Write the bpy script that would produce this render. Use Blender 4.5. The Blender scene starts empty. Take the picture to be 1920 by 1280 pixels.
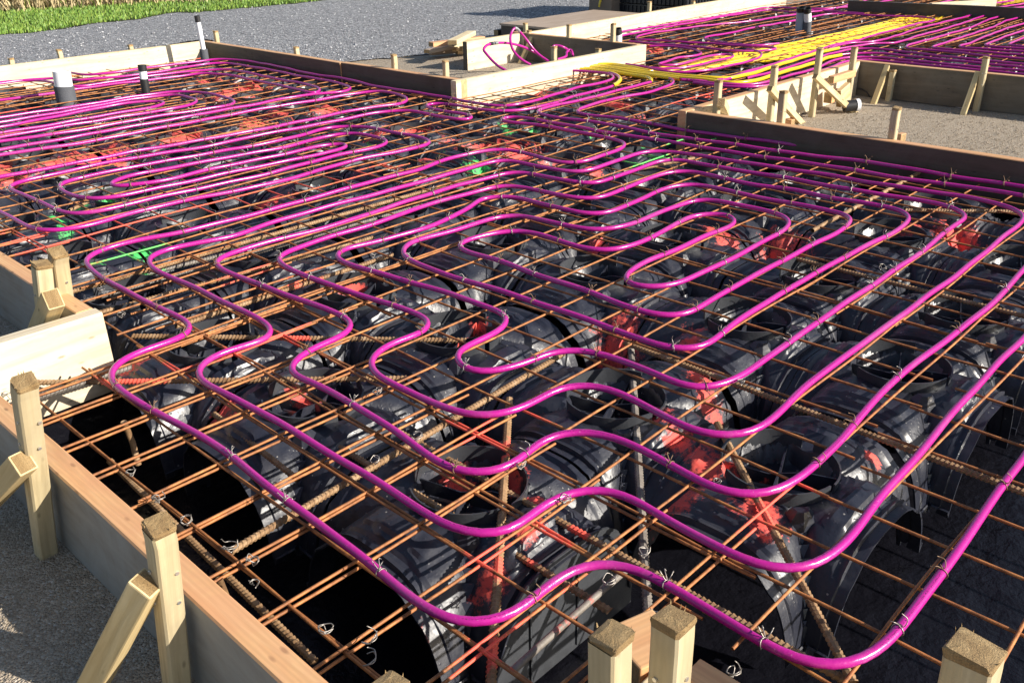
import bpy, bmesh, math, random
import numpy as np
from mathutils import Vector, Matrix, noise
random.seed(7); rng = np.random.default_rng(7)
R_ = math.radians
scene = bpy.context.scene
col = scene.collection
# ------------------------------------------------------------------ camera
F, YAW, PITCH, ROLL = 1698.3, R_(-45.7985), R_(25.7655), R_(-1.2862)
cy, sy, cp, sp = math.cos(YAW), math.sin(YAW), math.cos(PITCH), math.sin(PITCH)
fwd = np.array([-sy*cp, cy*cp, -sp]); right0 = np.array([cy, sy, 0.]); up0 = np.cross(right0, fwd)
right = math.cos(ROLL)*right0+math.sin(ROLL)*up0
up = -math.sin(ROLL)*right0+math.cos(ROLL)*up0
EYE = np.array([0., 0., 1.])
cd = bpy.data.cameras.new('camera'); cam = bpy.data.objects.new('camera', cd); col.objects.link(cam)
cam.matrix_world = Matrix(((right[0], up[0], -fwd[0], 0), (right[1], up[1], -fwd[1], 0), (right[2], up[2], -fwd[2], 1), (0, 0, 0, 1)))
cd.sensor_width = 36; cd.lens = F/1920*36; cd.clip_start = .02; cd.clip_end = 800
scene.camera = cam
# ------------------------------------------------------------------ light
travel = Vector((-.37, .93, 0)).normalized()*math.cos(R_(26)); travel.z = -math.sin(R_(26))
w = bpy.data.worlds.new('World'); scene.world = w; w.use_nodes = True
nt = w.node_tree; sky = nt.nodes.new('ShaderNodeTexSky'); sky.sky_type = 'NISHITA'; sky.sun_disc = False
sky.sun_elevation = R_(26); sky.sun_rotation = math.atan2(-travel.x, -travel.y)
nt.links.new(sky.outputs[0], nt.nodes['Background'].inputs[0]); nt.nodes['Background'].inputs[1].default_value = .08
sd = bpy.data.lights.new('sun', 'SUN'); sd.energy = 5.0; sd.angle = R_(.5); sd.color = (1, .93, .82)
so = bpy.data.objects.new('sun', sd); col.objects.link(so); so.rotation_euler = travel.to_track_quat('-Z', 'Y').to_euler()
scene.view_settings.view_transform = 'Standard'; scene.view_settings.look = 'None'
scene.view_settings.exposure = .72; scene.view_settings.gamma = 1
scene.render.resolution_x = 1024; scene.render.resolution_y = 682
# ------------------------------------------------------------------ survey: photo pixel -> point of the site on a known plane
def ray(x, y):
    return (x-960)/F*right+(640-y)/F*up+fwd
def at(x, y, z=0.):
    d = ray(x, y); t = (z-1.)/d[2]; return Vector(EYE+d*t)
def on(x, y, axis, v):
    d = ray(x, y); t = (v-EYE[axis])/d[axis]; return Vector(EYE+d*t)
# ------------------------------------------------------------------ materials
def mat(name):
    m = bpy.data.materials.new(name); m.use_nodes = True
    n = m.node_tree.nodes; return m, n, m.node_tree.links, n['Principled BSDF']
def ramp(n, stops):
    r = n.new('ShaderNodeValToRGB'); e = r.color_ramp.elements
    while len(e) < len(stops): e.new(.5)
    for k, (p, c) in enumerate(stops): e[k].position = p; e[k].color = (*c, 1)
    return r
def nz(n, l, scale, detail=4, rough=.55, vec=None, dist=0):
    t = n.new('ShaderNodeTexNoise'); t.inputs['Scale'].default_value = scale; t.inputs['Detail'].default_value = detail
    t.inputs['Roughness'].default_value = rough; t.inputs['Distortion'].default_value = dist
    if vec: l.new(vec, t.inputs['Vector'])
    return t
def bump(n, l, b, h, dist, strength=1.):
    u = n.new('ShaderNodeBump'); u.inputs['Distance'].default_value = dist; u.inputs['Strength'].default_value = strength
    l.new(h, u.inputs['Height']); l.new(u.outputs[0], b.inputs['Normal']); return u
def mix(n, l, f, a, c):
    x = n.new('ShaderNodeMix'); x.data_type = 'RGBA'
    if isinstance(f, (int, float)): x.inputs[0].default_value = f
    else: l.new(f, x.inputs[0])
    for s, v in ((6, a), (7, c)):
        if isinstance(v, tuple): x.inputs[s].default_value = (*v, 1)
        else: l.new(v, x.inputs[s])
    return x.outputs[2]
def mth(n, l, op, a, b=None, clamp=False):
    x = n.new('ShaderNodeMath'); x.operation = op; x.use_clamp = clamp
    for s, v in ((0, a), (1, b)):
        if v is None: continue
        if isinstance(v, (int, float)): x.inputs[s].default_value = v
        else: l.new(v, x.inputs[s])
    return x.outputs[0]
def pos(n): return n.new('ShaderNodeNewGeometry').outputs['Position']
def objc(n): return n.new('ShaderNodeTexCoord').outputs['Object']
def paint_mix(n, l, base, scale, lo=.35):
    """marker spray stored per vertex in 'paint' (red in R, green in G), broken up by noise"""
    a = n.new('ShaderNodeAttribute'); a.attribute_name = 'paint'
    s = n.new('ShaderNodeSeparateColor'); l.new(a.outputs['Color'], s.inputs[0])
    t = nz(n, l, scale, 6, .8, pos(n)); t2 = nz(n, l, scale*.3, 3, .6, pos(n), .8)
    tt = mth(n, l, 'ADD', mth(n, l, 'MULTIPLY', t.outputs[0], .55), mth(n, l, 'MULTIPLY', t2.outputs[0], .45))
    out = base; ms = []
    for k, c in ((0, (.98, .12, .085)), (1, (.10, .80, .17))):
        v = mth(n, l, 'ADD', mth(n, l, 'MULTIPLY', s.outputs[k], 1.7), mth(n, l, 'MULTIPLY', mth(n, l, 'SUBTRACT', tt, .5), 6.5))
        v = mth(n, l, 'SUBTRACT', v, lo); v = mth(n, l, 'MULTIPLY', v, 1.5, True)
        v = mth(n, l, 'MULTIPLY', v, mth(n, l, 'GREATER_THAN', s.outputs[k], .02))
        v = mth(n, l, 'MULTIPLY', v, .8)
        out = mix(n, l, v, out, c); ms.append(v)
    return out, mth(n, l, 'MAXIMUM', ms[0], ms[1])

def m_plastic():
    m, n, l, b = mat('black_dome_plastic'); p = pos(n)
    dust = nz(n, l, 9, 6, .65, p); dr = ramp(n, [(.46, (0, 0, 0)), (.74, (.55, .55, .55))]); l.new(dust.outputs[0], dr.inputs[0])
    base = mix(n, l, dr.outputs[0], (.015, .017, .028), (.06, .06, .072))
    # specks of grit and dried drops
    v = n.new('ShaderNodeTexVoronoi'); v.inputs['Scale'].default_value = 85; l.new(p, v.inputs['Vector'])
    vr = n.new('ShaderNodeSeparateColor'); l.new(v.outputs['Color'], vr.inputs[0])
    sel = nz(n, l, 14, 3, .6, p)
    sp_ = mth(n, l, 'MULTIPLY', mth(n, l, 'LESS_THAN', v.outputs['Distance'], mth(n, l, 'MULTIPLY', mth(n, l, 'POWER', vr.outputs[0], 3.), .26)), mth(n, l, 'GREATER_THAN', sel.outputs[0], .53))
    base = mix(n, l, mth(n, l, 'MULTIPLY', sp_, .55), base, (.42, .40, .37))
    # mud smears
    mud = nz(n, l, 22, 8, .8, p, .6); mr = ramp(n, [(.66, (0, 0, 0)), (.70, (.8, .8, .8))]); l.new(mud.outputs[0], mr.inputs[0])
    base = mix(n, l, mth(n, l, 'MULTIPLY', mr.outputs[0], .6), base, (.24, .19, .13))
    base, pm = paint_mix(n, l, base, 75, .72)
    l.new(base, b.inputs['Base Color'])
    r = mth(n, l, 'ADD', mth(n, l, 'MULTIPLY', dust.outputs[0], .42), .20)
    r = mth(n, l, 'ADD', r, mth(n, l, 'MULTIPLY', pm, .45)); l.new(r, b.inputs['Roughness'])
    b.inputs['Specular IOR Level'].default_value = .62
    h = nz(n, l, 26, 3, .5, p); drop = mth(n, l, 'MULTIPLY', mth(n, l, 'SUBTRACT', .25, v.outputs['Distance'], True), 1.5)
    hh = mth(n, l, 'ADD', h.outputs[0], mth(n, l, 'MULTIPLY', drop, .5)); bump(n, l, b, hh, .0035, .8)
    return m
def m_pipe(name, c, dark):
    m, n, l, b = mat(name); p = pos(n)
    t = nz(n, l, 7, 5, .6, p); base = mix(n, l, t.outputs[0], dark, c)
    ra = n.new('ShaderNodeAttribute'); ra.attribute_name = 'run'; rs = n.new('ShaderNodeSeparateXYZ'); l.new(ra.outputs['Vector'], rs.inputs[0])
    cv = n.new('ShaderNodeCombineXYZ'); l.new(mth(n, l, 'MULTIPLY', rs.outputs[0], 260.), cv.inputs[0]); l.new(mth(n, l, 'MULTIPLY', rs.outputs[1], 9.), cv.inputs[1])
    tn = nz(n, l, 1., 1, .5, cv.outputs[0]); pr_ = mth(n, l, 'GREATER_THAN', tn.outputs[0], .52)
    pr_ = mth(n, l, 'MULTIPLY', pr_, mth(n, l, 'LESS_THAN', mth(n, l, 'FRACT', mth(n, l, 'MULTIPLY', rs.outputs[0], 1.35)), .30))
    pr_ = mth(n, l, 'MULTIPLY', pr_, mth(n, l, 'LESS_THAN', mth(n, l, 'ABSOLUTE', mth(n, l, 'SUBTRACT', rs.outputs[1], rs.outputs[2])), .16))
    base = mix(n, l, mth(n, l, 'MULTIPLY', pr_, .8), base, (.03, .01, .03))
    sc = nz(n, l, 3.2, 7, .75, p, 1.); sr = ramp(n, [(.52, (0, 0, 0)), (.72, (.5, .5, .5))]); l.new(sc.outputs[0], sr.inputs[0]); base = mix(n, l, sr.outputs[0], base, tuple(x*.6+.10 for x in c))
    g = nz(n, l, 160, 3, .7, p); gr = ramp(n, [(.66, (0, 0, 0)), (.72, (1, 1, 1))]); l.new(g.outputs[0], gr.inputs[0])
    base = mix(n, l, mth(n, l, 'MULTIPLY', gr.outputs[0], .3), base, (.75, .6, .7))
    l.new(base, b.inputs['Base Color']); b.inputs['Roughness'].default_value = .27
    b.inputs['Coat Weight'].default_value = .25; b.inputs['Coat Roughness'].default_value = .15
    bump(n, l, b, nz(n, l, 120, 3, .6, p).outputs[0], .0006)
    return m
def m_rust(name, a, c, d, rib=False):
    m, n, l, b = mat(name); p = pos(n)
    t = nz(n, l, 35, 6, .7, p); r = ramp(n, [(.3, a), (.55, c), (.75, d)]); l.new(t.outputs[0], r.inputs[0])
    base = r.outputs[0]
    base, pm = paint_mix(n, l, base, 60, .25)
    l.new(base, b.inputs['Base Color']); b.inputs['Roughness'].default_value = .62; b.inputs['Metallic'].default_value = .12
    bump(n, l, b, nz(n, l, 500, 2, .5, p).outputs[0], .0004)
    return m
def m_wood(name, light, mid, dark, stain=None, rough=.6, grain=1., axis='X', knots=True):
    """sawn timber, grain along the object's own long axis (local X)"""
    m, n, l, b = mat(name); tc = objc(n)
    mp = n.new('ShaderNodeMapping'); sc = {'X': (1.2, 16, 16), 'Z': (16, 16, 1.2)}[axis]
    mp.inputs['Scale'].default_value = sc; l.new(tc, mp.inputs['Vector'])
    oi = n.new('ShaderNodeObjectInfo'); add = n.new('ShaderNodeVectorMath'); add.operation = 'ADD'
    rv = n.new('ShaderNodeVectorMath'); rv.operation = 'SCALE'; rv.inputs[0].default_value = (37, 11, 23); l.new(oi.outputs['Random'], rv.inputs['Scale'])
    l.new(mp.outputs[0], add.inputs[0]); l.new(rv.outputs[0], add.inputs[1]); v = add.outputs[0]
    g = nz(n, l, 1.6, 6, .6, v, 1.2); r = ramp(n, [(.28, dark), (.5, mid), (.7, light)]); l.new(g.outputs[0], r.inputs[0])
    wv = n.new('ShaderNodeTexWave'); wv.inputs['Scale'].default_value = 2.2*grain; wv.inputs['Distortion'].default_value = 7; wv.inputs['Detail'].default_value = 3
    wv.bands_direction = 'Y'; l.new(v, wv.inputs['Vector'])
    base = mix(n, l, mth(n, l, 'MULTIPLY', wv.outputs['Fac'], .32), r.outputs[0], tuple(x*.62 for x in mid))
    if knots:
        kv = n.new('ShaderNodeTexVoronoi'); km = n.new('ShaderNodeMapping'); km.inputs['Scale'].default_value = (2.6, 7, 7) if axis == 'X' else (7, 7, 2.6)
        l.new(tc, km.inputs['Vector']); ka = n.new('ShaderNodeVectorMath'); ka.operation = 'ADD'; l.new(km.outputs[0], ka.inputs[0]); l.new(rv.outputs[0], ka.inputs[1])
        l.new(ka.outputs[0], kv.inputs['Vector']); kr = ramp(n, [(.07, (1, 1, 1)), (.16, (0, 0, 0))]); l.new(kv.outputs['Distance'], kr.inputs[0])
        base = mix(n, l, mth(n, l, 'MULTIPLY', kr.outputs[0], .75), base, tuple(x*.35 for x in dark))
    if stain:
        s = nz(n, l, 5, 7, .7, pos(n), .5); sr = ramp(n, [(.36, (0, 0, 0)), (.6, (1, 1, 1))]); l.new(s.outputs[0], sr.inputs[0])
        base = mix(n, l, mth(n, l, 'MULTIPLY', sr.outputs[0], stain[1]), base, stain[0])
    l.new(base, b.inputs['Base Color']); b.inputs['Roughness'].default_value = rough
    bump(n, l, b, g.outputs[0], .0015, .7)
    return m
def m_ground(name, cols, scale, bscale, bd, rough=.95, grit=None):
    m, n, l, b = mat(name); p = pos(n)
    a = nz(n, l, scale, 8, .75, p); r = ramp(n, [(.3, cols[0]), (.5, cols[1]), (.7, cols[2])]); l.new(a.outputs[0], r.inputs[0])
    big = nz(n, l, .9, 4, .6, p); base = mix(n, l, mth(n, l, 'MULTIPLY', mth(n, l, 'SUBTRACT', big.outputs[0], .35, True), 1.2), r.outputs[0], tuple(x*.72 for x in cols[1]))
    if grit:
        v = n.new('ShaderNodeTexVoronoi'); v.inputs['Scale'].default_value = grit[0]; l.new(p, v.inputs['Vector'])
        sc = n.new('ShaderNodeSeparateColor'); l.new(v.outputs['Color'], sc.inputs[0])
        gr = ramp(n, grit[1]); l.new(sc.outputs[0], gr.inputs[0]); base = mix(n, l, grit[2], base, gr.outputs[0])
        h = mth(n, l, 'SUBTRACT', 1., v.outputs['Distance']); bump(n, l, b, h, bd)
    else:
        h = nz(n, l, bscale, 6, .75, p); bump(n, l, b, h.outputs[0], bd)
    l.new(base, b.inputs['Base Color']); b.inputs['Roughness'].default_value = rough; b.inputs['Specular IOR Level'].default_value = .15
    return m
def m_plain(name, c, rough=.5, metal=0, bs=None, var=.25):
    m, n, l, b = mat(name); p = pos(n); t = nz(n, l, 18, 5, .65, p)
    base = mix(n, l, t.outputs[0], tuple(x*(1-var) for x in c), tuple(min(1, x*(1+var)) for x in c)); l.new(base, b.inputs['Base Color'])
    b.inputs['Roughness'].default_value = rough; b.inputs['Metallic'].default_value = metal
    if bs: bump(n, l, b, nz(n, l, bs[0], 5, .6, p).outputs[0], bs[1])
    return m
M = {}
M['dome'] = m_plastic()
M['collar'] = m_plain('lit_grey_collar_plastic', (.045, .048, .055), .36, 0, (60, .001), .5)  # dome plastic greyed to look as if the collar walls catch light
M['pink'] = m_pipe('magenta_pipe_plastic', (.50, .016, .28), (.39, .011, .215))
M['yellow'] = m_pipe('yellow_sleeve_plastic', (.85, .62, .02), (.72, .48, .01))
M['rust'] = m_rust('rusty_wire', (.13, .05, .02), (.42, .16, .05), (.58, .28, .09))
M['rebar'] = m_rust('rusty_ribbed_steel', (.16, .085, .04), (.33, .20, .10), (.46, .34, .22))
M['grey_rebar'] = m_rust('weathered_grey_steel', (.11, .09, .075), (.21, .185, .16), (.33, .30, .27))
M['tie'] = m_plain('tie_wire_steel', (.34, .31, .28), .45, .7)
M['tie_rust'] = m_plain('rusty_tie_wire', (.24, .15, .09), .6, .3)
M['pine'] = m_wood('pale_pine', (.82, .70, .48), (.74, .60, .37), (.60, .44, .22), None)
M['pine_z'] = m_wood('treated_pine_stake', (.66, .57, .38), (.56, .46, .27), (.34, .25, .13), ((.36, .30, .20), .6), axis='Z')
M['brace'] = m_wood('treated_pine_brace', (.72, .60, .36), (.62, .48, .25), (.46, .32, .14), None)
M['endgrain'] = m_wood('rough_end_grain', (.56, .39, .19), (.44, .29, .13), (.28, .17, .07), axis='Z', knots=False, grain=3); _n = M['endgrain'].node_tree; bump(_n.nodes, _n.links, _n.nodes['Principled BSDF'], nz(_n.nodes, _n.links, 260, 5, .8, objc(_n.nodes)).outputs[0], .006)
M['bare'] = m_wood('fresh_sawn_edge', (.80, .52, .27), (.70, .40, .18), (.52, .25, .10), ((.62, .30, .17), .5), rough=.55)
M['whitish'] = m_wood('sunlit_whitened_board_face', (.80, .73, .58), (.74, .65, .48), (.56, .44, .29), ((.52, .38, .24), .38))  # pale wood, whitened to carry the sun glare on the sun-facing boards
M['stained'] = m_wood('shaded_stained_board', (.095, .07, .048), (.068, .05, .033), (.04, .028, .018), ((.10, .085, .068), .6))  # cement dirt, with the shade of faces turned from the sun worked in
M['pitwall'] = m_wood('shaded_brown_stained_board', (.17, .13, .09), (.125, .095, .065), (.075, .055, .035), ((.17, .15, .12), .6))  # dirt again, with a milder shade put into the brown
M['greyface'] = m_wood('cement_grey_board', (.34, .31, .27), (.27, .245, .21), (.19, .16, .12), ((.33, .33, .32), .75), knots=False)
M['sand'] = m_ground('damp_sand', [(.25, .20, .15), (.40, .33, .25), (.55, .46, .355)], 90, 520, .004, .95, (230, [(0, (.20, .16, .12)), (.6, (.42, .35, .27)), (.93, (.60, .52, .42)), (1, (.8, .76, .7))], .45))
M['crusher'] = m_ground('grey_gravel', [(.13, .133, .138), (.23, .233, .24), (.35, .35, .36)], 25, 90, .010, .9, (62, [(0, (.09, .092, .10)), (.5, (.25, .253, .262)), (.84, (.38, .38, .40)), (1, (.75, .75, .75))], .75))
M['soil'] = m_ground('meadow_soil', [(.05, .06, .02), (.09, .12, .03), (.14, .17, .05)], 20, 40, .03)
M['poly'] = m_plain('black_polythene', (.006, .006, .009), .3, 0, (14, .012), .5); M['poly'].node_tree.nodes['Principled BSDF'].inputs['Specular IOR Level'].default_value = .22
M['tar'] = m_plain('black_rubber', (.02, .02, .022), .45)
M['lag'] = m_plain('grey_foam_lagging', (.085, .09, .105), .8, 0, (120, .002))
M['pvc'] = m_plain('white_pvc', (.80, .82, .86), .35, var=.05)
M['pvcgrey'] = m_plain('bluish_grey_pvc', (.32, .38, .46), .35, var=.08)
M['carton'] = m_plain('brown_card', (.20, .155, .12), .8)
M['crate'] = m_plain('black_crate_plastic', (.018, .02, .026), .35)
M['steel'] = m_plain('galvanised_nail', (.6, .6, .6), .35, .8)
M['tape'] = m_plain('violet_tape', (.10, .02, .28), .35)
M['ply'] = m_wood('weathered_plywood', (.50, .40, .31), (.42, .32, .24), (.32, .23, .16), None, knots=False)
M['dark_ply'] = m_wood('dark_plywood_edge', (.10, .075, .055), (.075, .055, .04), (.05, .035, .025), None, knots=False)
M['stone'] = m_plain('gravel_stone', (.24, .24, .26), .75, var=.7)
M['blade'] = m_plain('grass_blade', (.13, .24, .035), .55, var=.6)
M['straw'] = m_plain('dry_straw', (.50, .40, .22), .7, var=.4)
# ------------------------------------------------------------------ builders
def link(name, me, parent=None):
    o = bpy.data.objects.new(name, me); col.objects.link(o)
    if parent: o.parent = parent
    return o
def tag(o, label=None, cat=None, group=None, kind=None):
    if label: o['label'] = label
    if cat: o['category'] = cat
    if group: o['group'] = group
    if kind: o['kind'] = kind
    return o
def thing(name, label, cat, loc=(0, 0, 0), group=None):
    o = link(name, None); o.location = loc; o.empty_display_size = .05; return tag(o, label, cat, group)
def mesh(name, v, f, mats, smooth=False, midx=None):
    me = bpy.data.meshes.new(name)
    if isinstance(f, np.ndarray):
        v = np.asarray(v, dtype=np.float32); k = f.shape[1]
        me.vertices.add(len(v)); me.vertices.foreach_set('co', v.ravel())
        me.loops.add(f.size); me.loops.foreach_set('vertex_index', f.ravel().astype(np.int32))
        me.polygons.add(len(f)); me.polygons.foreach_set('loop_start', np.arange(0, f.size, k, dtype=np.int32))
        me.update(calc_edges=True)
    else: me.from_pydata([tuple(x) for x in v], [], f)
    for m in mats: me.materials.append(m)
    if smooth: me.polygons.foreach_set('use_smooth', [True]*len(me.polygons))
    if midx is not None: me.polygons.foreach_set('material_index', midx)
    me.update(); return me
class MB:
    def __init__(s): s.v = []; s.f = []; s.m = []
    def add(s, v, f, m=0):
        b = len(s.v); s.v += [tuple(x) for x in v]; s.f += [tuple(i+b for i in q) for q in f]; s.m += [m]*len(f)
    def box(s, x0, x1, y0, y1, z0, z1, ms=(0,)*6, M4=None):
        v = [Vector((x, y, z)) for z in (z0, z1) for y in (y0, y1) for x in (x0, x1)]
        if M4: v = [M4@q for q in v]
        b = len(s.v); s.v += [tuple(q) for q in v]
        for q, m in zip(((0, 2, 3, 1), (4, 5, 7, 6), (0, 1, 5, 4), (2, 6, 7, 3), (0, 4, 6, 2), (1, 3, 7, 5)), ms):   # bottom top -y +y -x +x
            s.f.append(tuple(i+b for i in q)); s.m.append(m)
    def tube(s, pts, r, k=8, m=0, cap=True):
        v, f = tube_np(pts, r, k); b = len(s.v); s.v += [tuple(x) for x in v]; s.f += [tuple(int(i)+b for i in q) for q in f]; s.m += [m]*len(f)
        if cap:
            n_ = len(v)//k; s.f.append(tuple(b+i for i in range(k))[::-1]); s.f.append(tuple(b+(n_-1)*k+i for i in range(k))); s.m += [m, m]
    def build(s, name, mats, parent=None, smooth=False, bevel=0, sharp=None):
        me = mesh(name, s.v, s.f, mats, smooth, s.m)
        if bevel:
            bm = bmesh.new(); bm.from_mesh(me); bmesh.ops.bevel(bm, geom=bm.edges[:], offset=bevel, segments=2, profile=.6, affect='EDGES', clamp_overlap=True); bm.to_mesh(me); bm.free()
        if sharp: me.polygons.foreach_set('use_smooth', [True]*len(me.polygons)); me.set_sharp_from_angle(angle=R_(sharp))
        return link(name, me, parent)
def tube_np(pts, r, k=8, radii=None, ang=None):
    P = np.asarray([tuple(p) for p in pts], float); n = len(P)
    T = np.gradient(P, axis=0); T /= np.linalg.norm(T, axis=1)[:, None]+1e-12
    U = np.cross(T, (0, 0, 1.)); ln = np.linalg.norm(U, axis=1)
    U[ln < .2] = np.cross(T[ln < .2], (0, 1., 0)); U /= np.linalg.norm(U, axis=1)[:, None]; W = np.cross(U, T)
    a = np.arange(k)/k*2*math.pi
    rr = np.full(n, r) if radii is None else radii
    V = P[:, None]+rr[:, None, None]*(np.cos(a)[None, :, None]*U[:, None]+np.sin(a)[None, :, None]*W[:, None])
    i = np.arange(n-1)[:, None]*k; j = np.arange(k)[None]; j2 = (j+1) % k
    Fc = np.stack([i+j, i+j2, i+k+j2, i+k+j], -1).reshape(-1, 4)[:, ::-1]
    return V.reshape(-1, 3), Fc
def spline(pts, step=.02, closed=False):
    P = [np.array(tuple(p), float) for p in pts]; P = [2*P[0]-P[1]]+P+[2*P[-1]-P[-2]]
    out = []
    for i in range(1, len(P)-2):
        p0, p1, p2, p3 = P[i-1:i+3]
        d = [max(1e-6, np.linalg.norm(b-a)**.5) for a, b in ((p0, p1), (p1, p2), (p2, p3))]
        t0 = 0; t1 = d[0]; t2 = t1+d[1]; t3 = t2+d[2]
        n = max(1, int(np.linalg.norm(p2-p1)/step))
        for q in range(n):
            t = t1+(t2-t1)*q/n
            a1 = (t1-t)/(t1-t0)*p0+(t-t0)/(t1-t0)*p1; a2 = (t2-t)/(t2-t1)*p1+(t-t1)/(t2-t1)*p2; a3 = (t3-t)/(t3-t2)*p2+(t-t2)/(t3-t2)*p3
            b1 = (t2-t)/(t2-t0)*a1+(t-t0)/(t2-t0)*a2; b2 = (t3-t)/(t3-t1)*a2+(t-t1)/(t3-t1)*a3
            out.append((t2-t)/(t2-t1)*b1+(t-t1)/(t2-t1)*b2)
    out.append(P[-2]); return np.array(out)
def smooth_line(P, it):
    P = P.copy()
    for _ in range(it): P[1:-1] = P[1:-1]*.5+(P[:-2]+P[2:])*.25
    return P
def set_paint(me, V, blobs, reach=1.):
    """V world coordinates (n,3); blobs: (x, y, radius, channel)"""
    c = np.zeros((len(V), 4), np.float32); c[:, 3] = 1
    for bx, by, br, ch in blobs:
        d = np.hypot(V[:, 0]-bx, V[:, 1]-by)/(br*reach); c[:, ch] = np.maximum(c[:, ch], np.clip(1.15-d, 0, .85))
    if c[:, :2].max() <= 0: return False
    at_ = me.attributes.new('paint', 'FLOAT_COLOR', 'POINT'); at_.data.foreach_set('color', c.ravel()); return True
def beam(mb, p, q, wd, th, m=0, side=Vector((0, 0, 1)), ms=None):
    """rectangular stick from p to q"""
    p, q = Vector(p), Vector(q); x = (q-p).normalized(); y = side.cross(x).normalized(); z = x.cross(y)
    M4 = Matrix((( x.x, y.x, z.x, p.x), (x.y, y.y, z.y, p.y), (x.z, y.z, z.z, p.z), (0, 0, 0, 1)))
    mb.box(0, (q-p).length, -wd/2, wd/2, -th/2, th/2, ms or (m,)*6, M4)
# ------------------------------------------------------------------ setting
GZ = -.115; FZ = -.32
XR, YW, XB, YT = 3.64, 3.918, 5.45, 5.07      # inner faces: board along the left bay, white board, box side, top board
# slab footprint as rectangles (x0,x1,y0,y1)
SLAB = [(.455, 3.75, -3, 2.215), (.785, XR, 2.215, 6.80), (-6, .785, 2.93, 6.80), (XR, 5.62, 2.43, YW), (XR, 3.75, 2.215, 2.43), (5.62, 14, -6, YT), (XB, 5.62, 2.43, YT)]
def in_slab(x, y):
    if x < .81 and y < .48: return False
    return any(a < x < b and c < y < d for a, b, c, d in SLAB)
def sheet(name, z, xs, ys, test, m, kind='structure', amp=0):
    vs = {}; V = []; Fc = []
    def vid(x, y):
        k = (round(x, 4), round(y, 4))
        if k not in vs: vs[k] = len(V); V.append((x, y, z+(amp*noise.noise(Vector((x*3, y*3, 1))) if amp else 0)))
        return vs[k]
    for a, b in zip(xs, xs[1:]):
        for c, d in zip(ys, ys[1:]):
            if test((a+b)/2, (c+d)/2): Fc.append((vid(a, c), vid(b, c), vid(b, d), vid(a, d)))
    o = link(name, mesh(name, V, Fc, [m], True)); return tag(o, kind=kind)
bx = sorted({-400, -60, -10, -6, -2, .42, .455, .785, .81, XR, 3.75, XB, 5.62, 14, 60, 400}); by = sorted({-400, -60, -6, -3, 0, .48, 2.215, 2.43, 2.93, YW, YT, 6.80, 12, 60, 400})
def refine(L, lo, hi, st):
    s = set(L); x = lo
    while x < hi: s.add(round(x, 3)); x += st
    return sorted(s)
sheet('ground', GZ, refine(bx, -1, 9, .13), refine(by, -1, 9, .13), lambda x, y: not in_slab(x, y), M['sand'], amp=.006)
sheet('foundation_pit_floor', FZ, refine([-6, 14], -6, 14, .25), refine([-6, 7], -6, 7, .25), lambda x, y: in_slab(x, y) or in_slab(x+.2, y) or in_slab(x-.2, y) or in_slab(x, y+.2) or in_slab(x, y-.2), M['poly'], amp=.012)
# gravel and grass: irregular outlines laid over the ground
def outline(pxs, z): return [at(x, y, z) for x, y in pxs]
def fill(name, pts, m, z, kind='structure', jitter=.0):
    P = []
    for a, b in zip(pts, pts[1:]+pts[:1]):
        n = max(1, min(60, int((b-a).length/.12)))
        for i in range(n):
            q = a.lerp(b, i/n); P.append((q.x+random.uniform(-jitter, jitter), q.y+random.uniform(-jitter, jitter), z))
    bm = bmesh.new(); vs = [bm.verts.new(p) for p in P]; fc = bm.faces.new(vs)
    if fc.normal.z < 0: fc.normal_flip()
    bmesh.ops.triangulate(bm, faces=[fc]); me = bpy.data.meshes.new(name); bm.to_mesh(me); bm.free(); me.materials.append(m)
    return tag(link(name, me), kind=kind)
gb = [(-300, 160), (0, 128), (200, 104), (380, 76), (520, 104), (620, 124), (655, 118), (740, 111), (800, 104), (860, 96), (930, 86), (950, 62), (1100, 40)]
gpts = [at(x, y, GZ) for x, y in gb]
gpts = [Vector((p.x, max(p.y, 6.86) if p.x < 3.66 else p.y, GZ)) for p in gpts]
fill('gravel_yard', gpts+[Vector((14, 6.2, 0)), Vector((60, 20, 0)), Vector((60, 60, 0)), Vector((-60, 60, 0)), Vector((-60, 8, 0))], M['crusher'], GZ+.009, jitter=.05)
grb = [(-200, 92), (0, 68), (60, 64), (100, 59), (170, 47), (260, 38), (300, 30), (330, 25), (370, 26), (430, 20), (520, 12), (600, 4), (700, -12)]
grp = [at(x, y, GZ) for x, y in grb]
fill('meadow', grp+[Vector((20, 19, 0)), Vector((60, 55, 0)), Vector((-59, 55, 0)), Vector((-50, 12, 0))], M['soil'], GZ+.014, jitter=.06)
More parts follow.
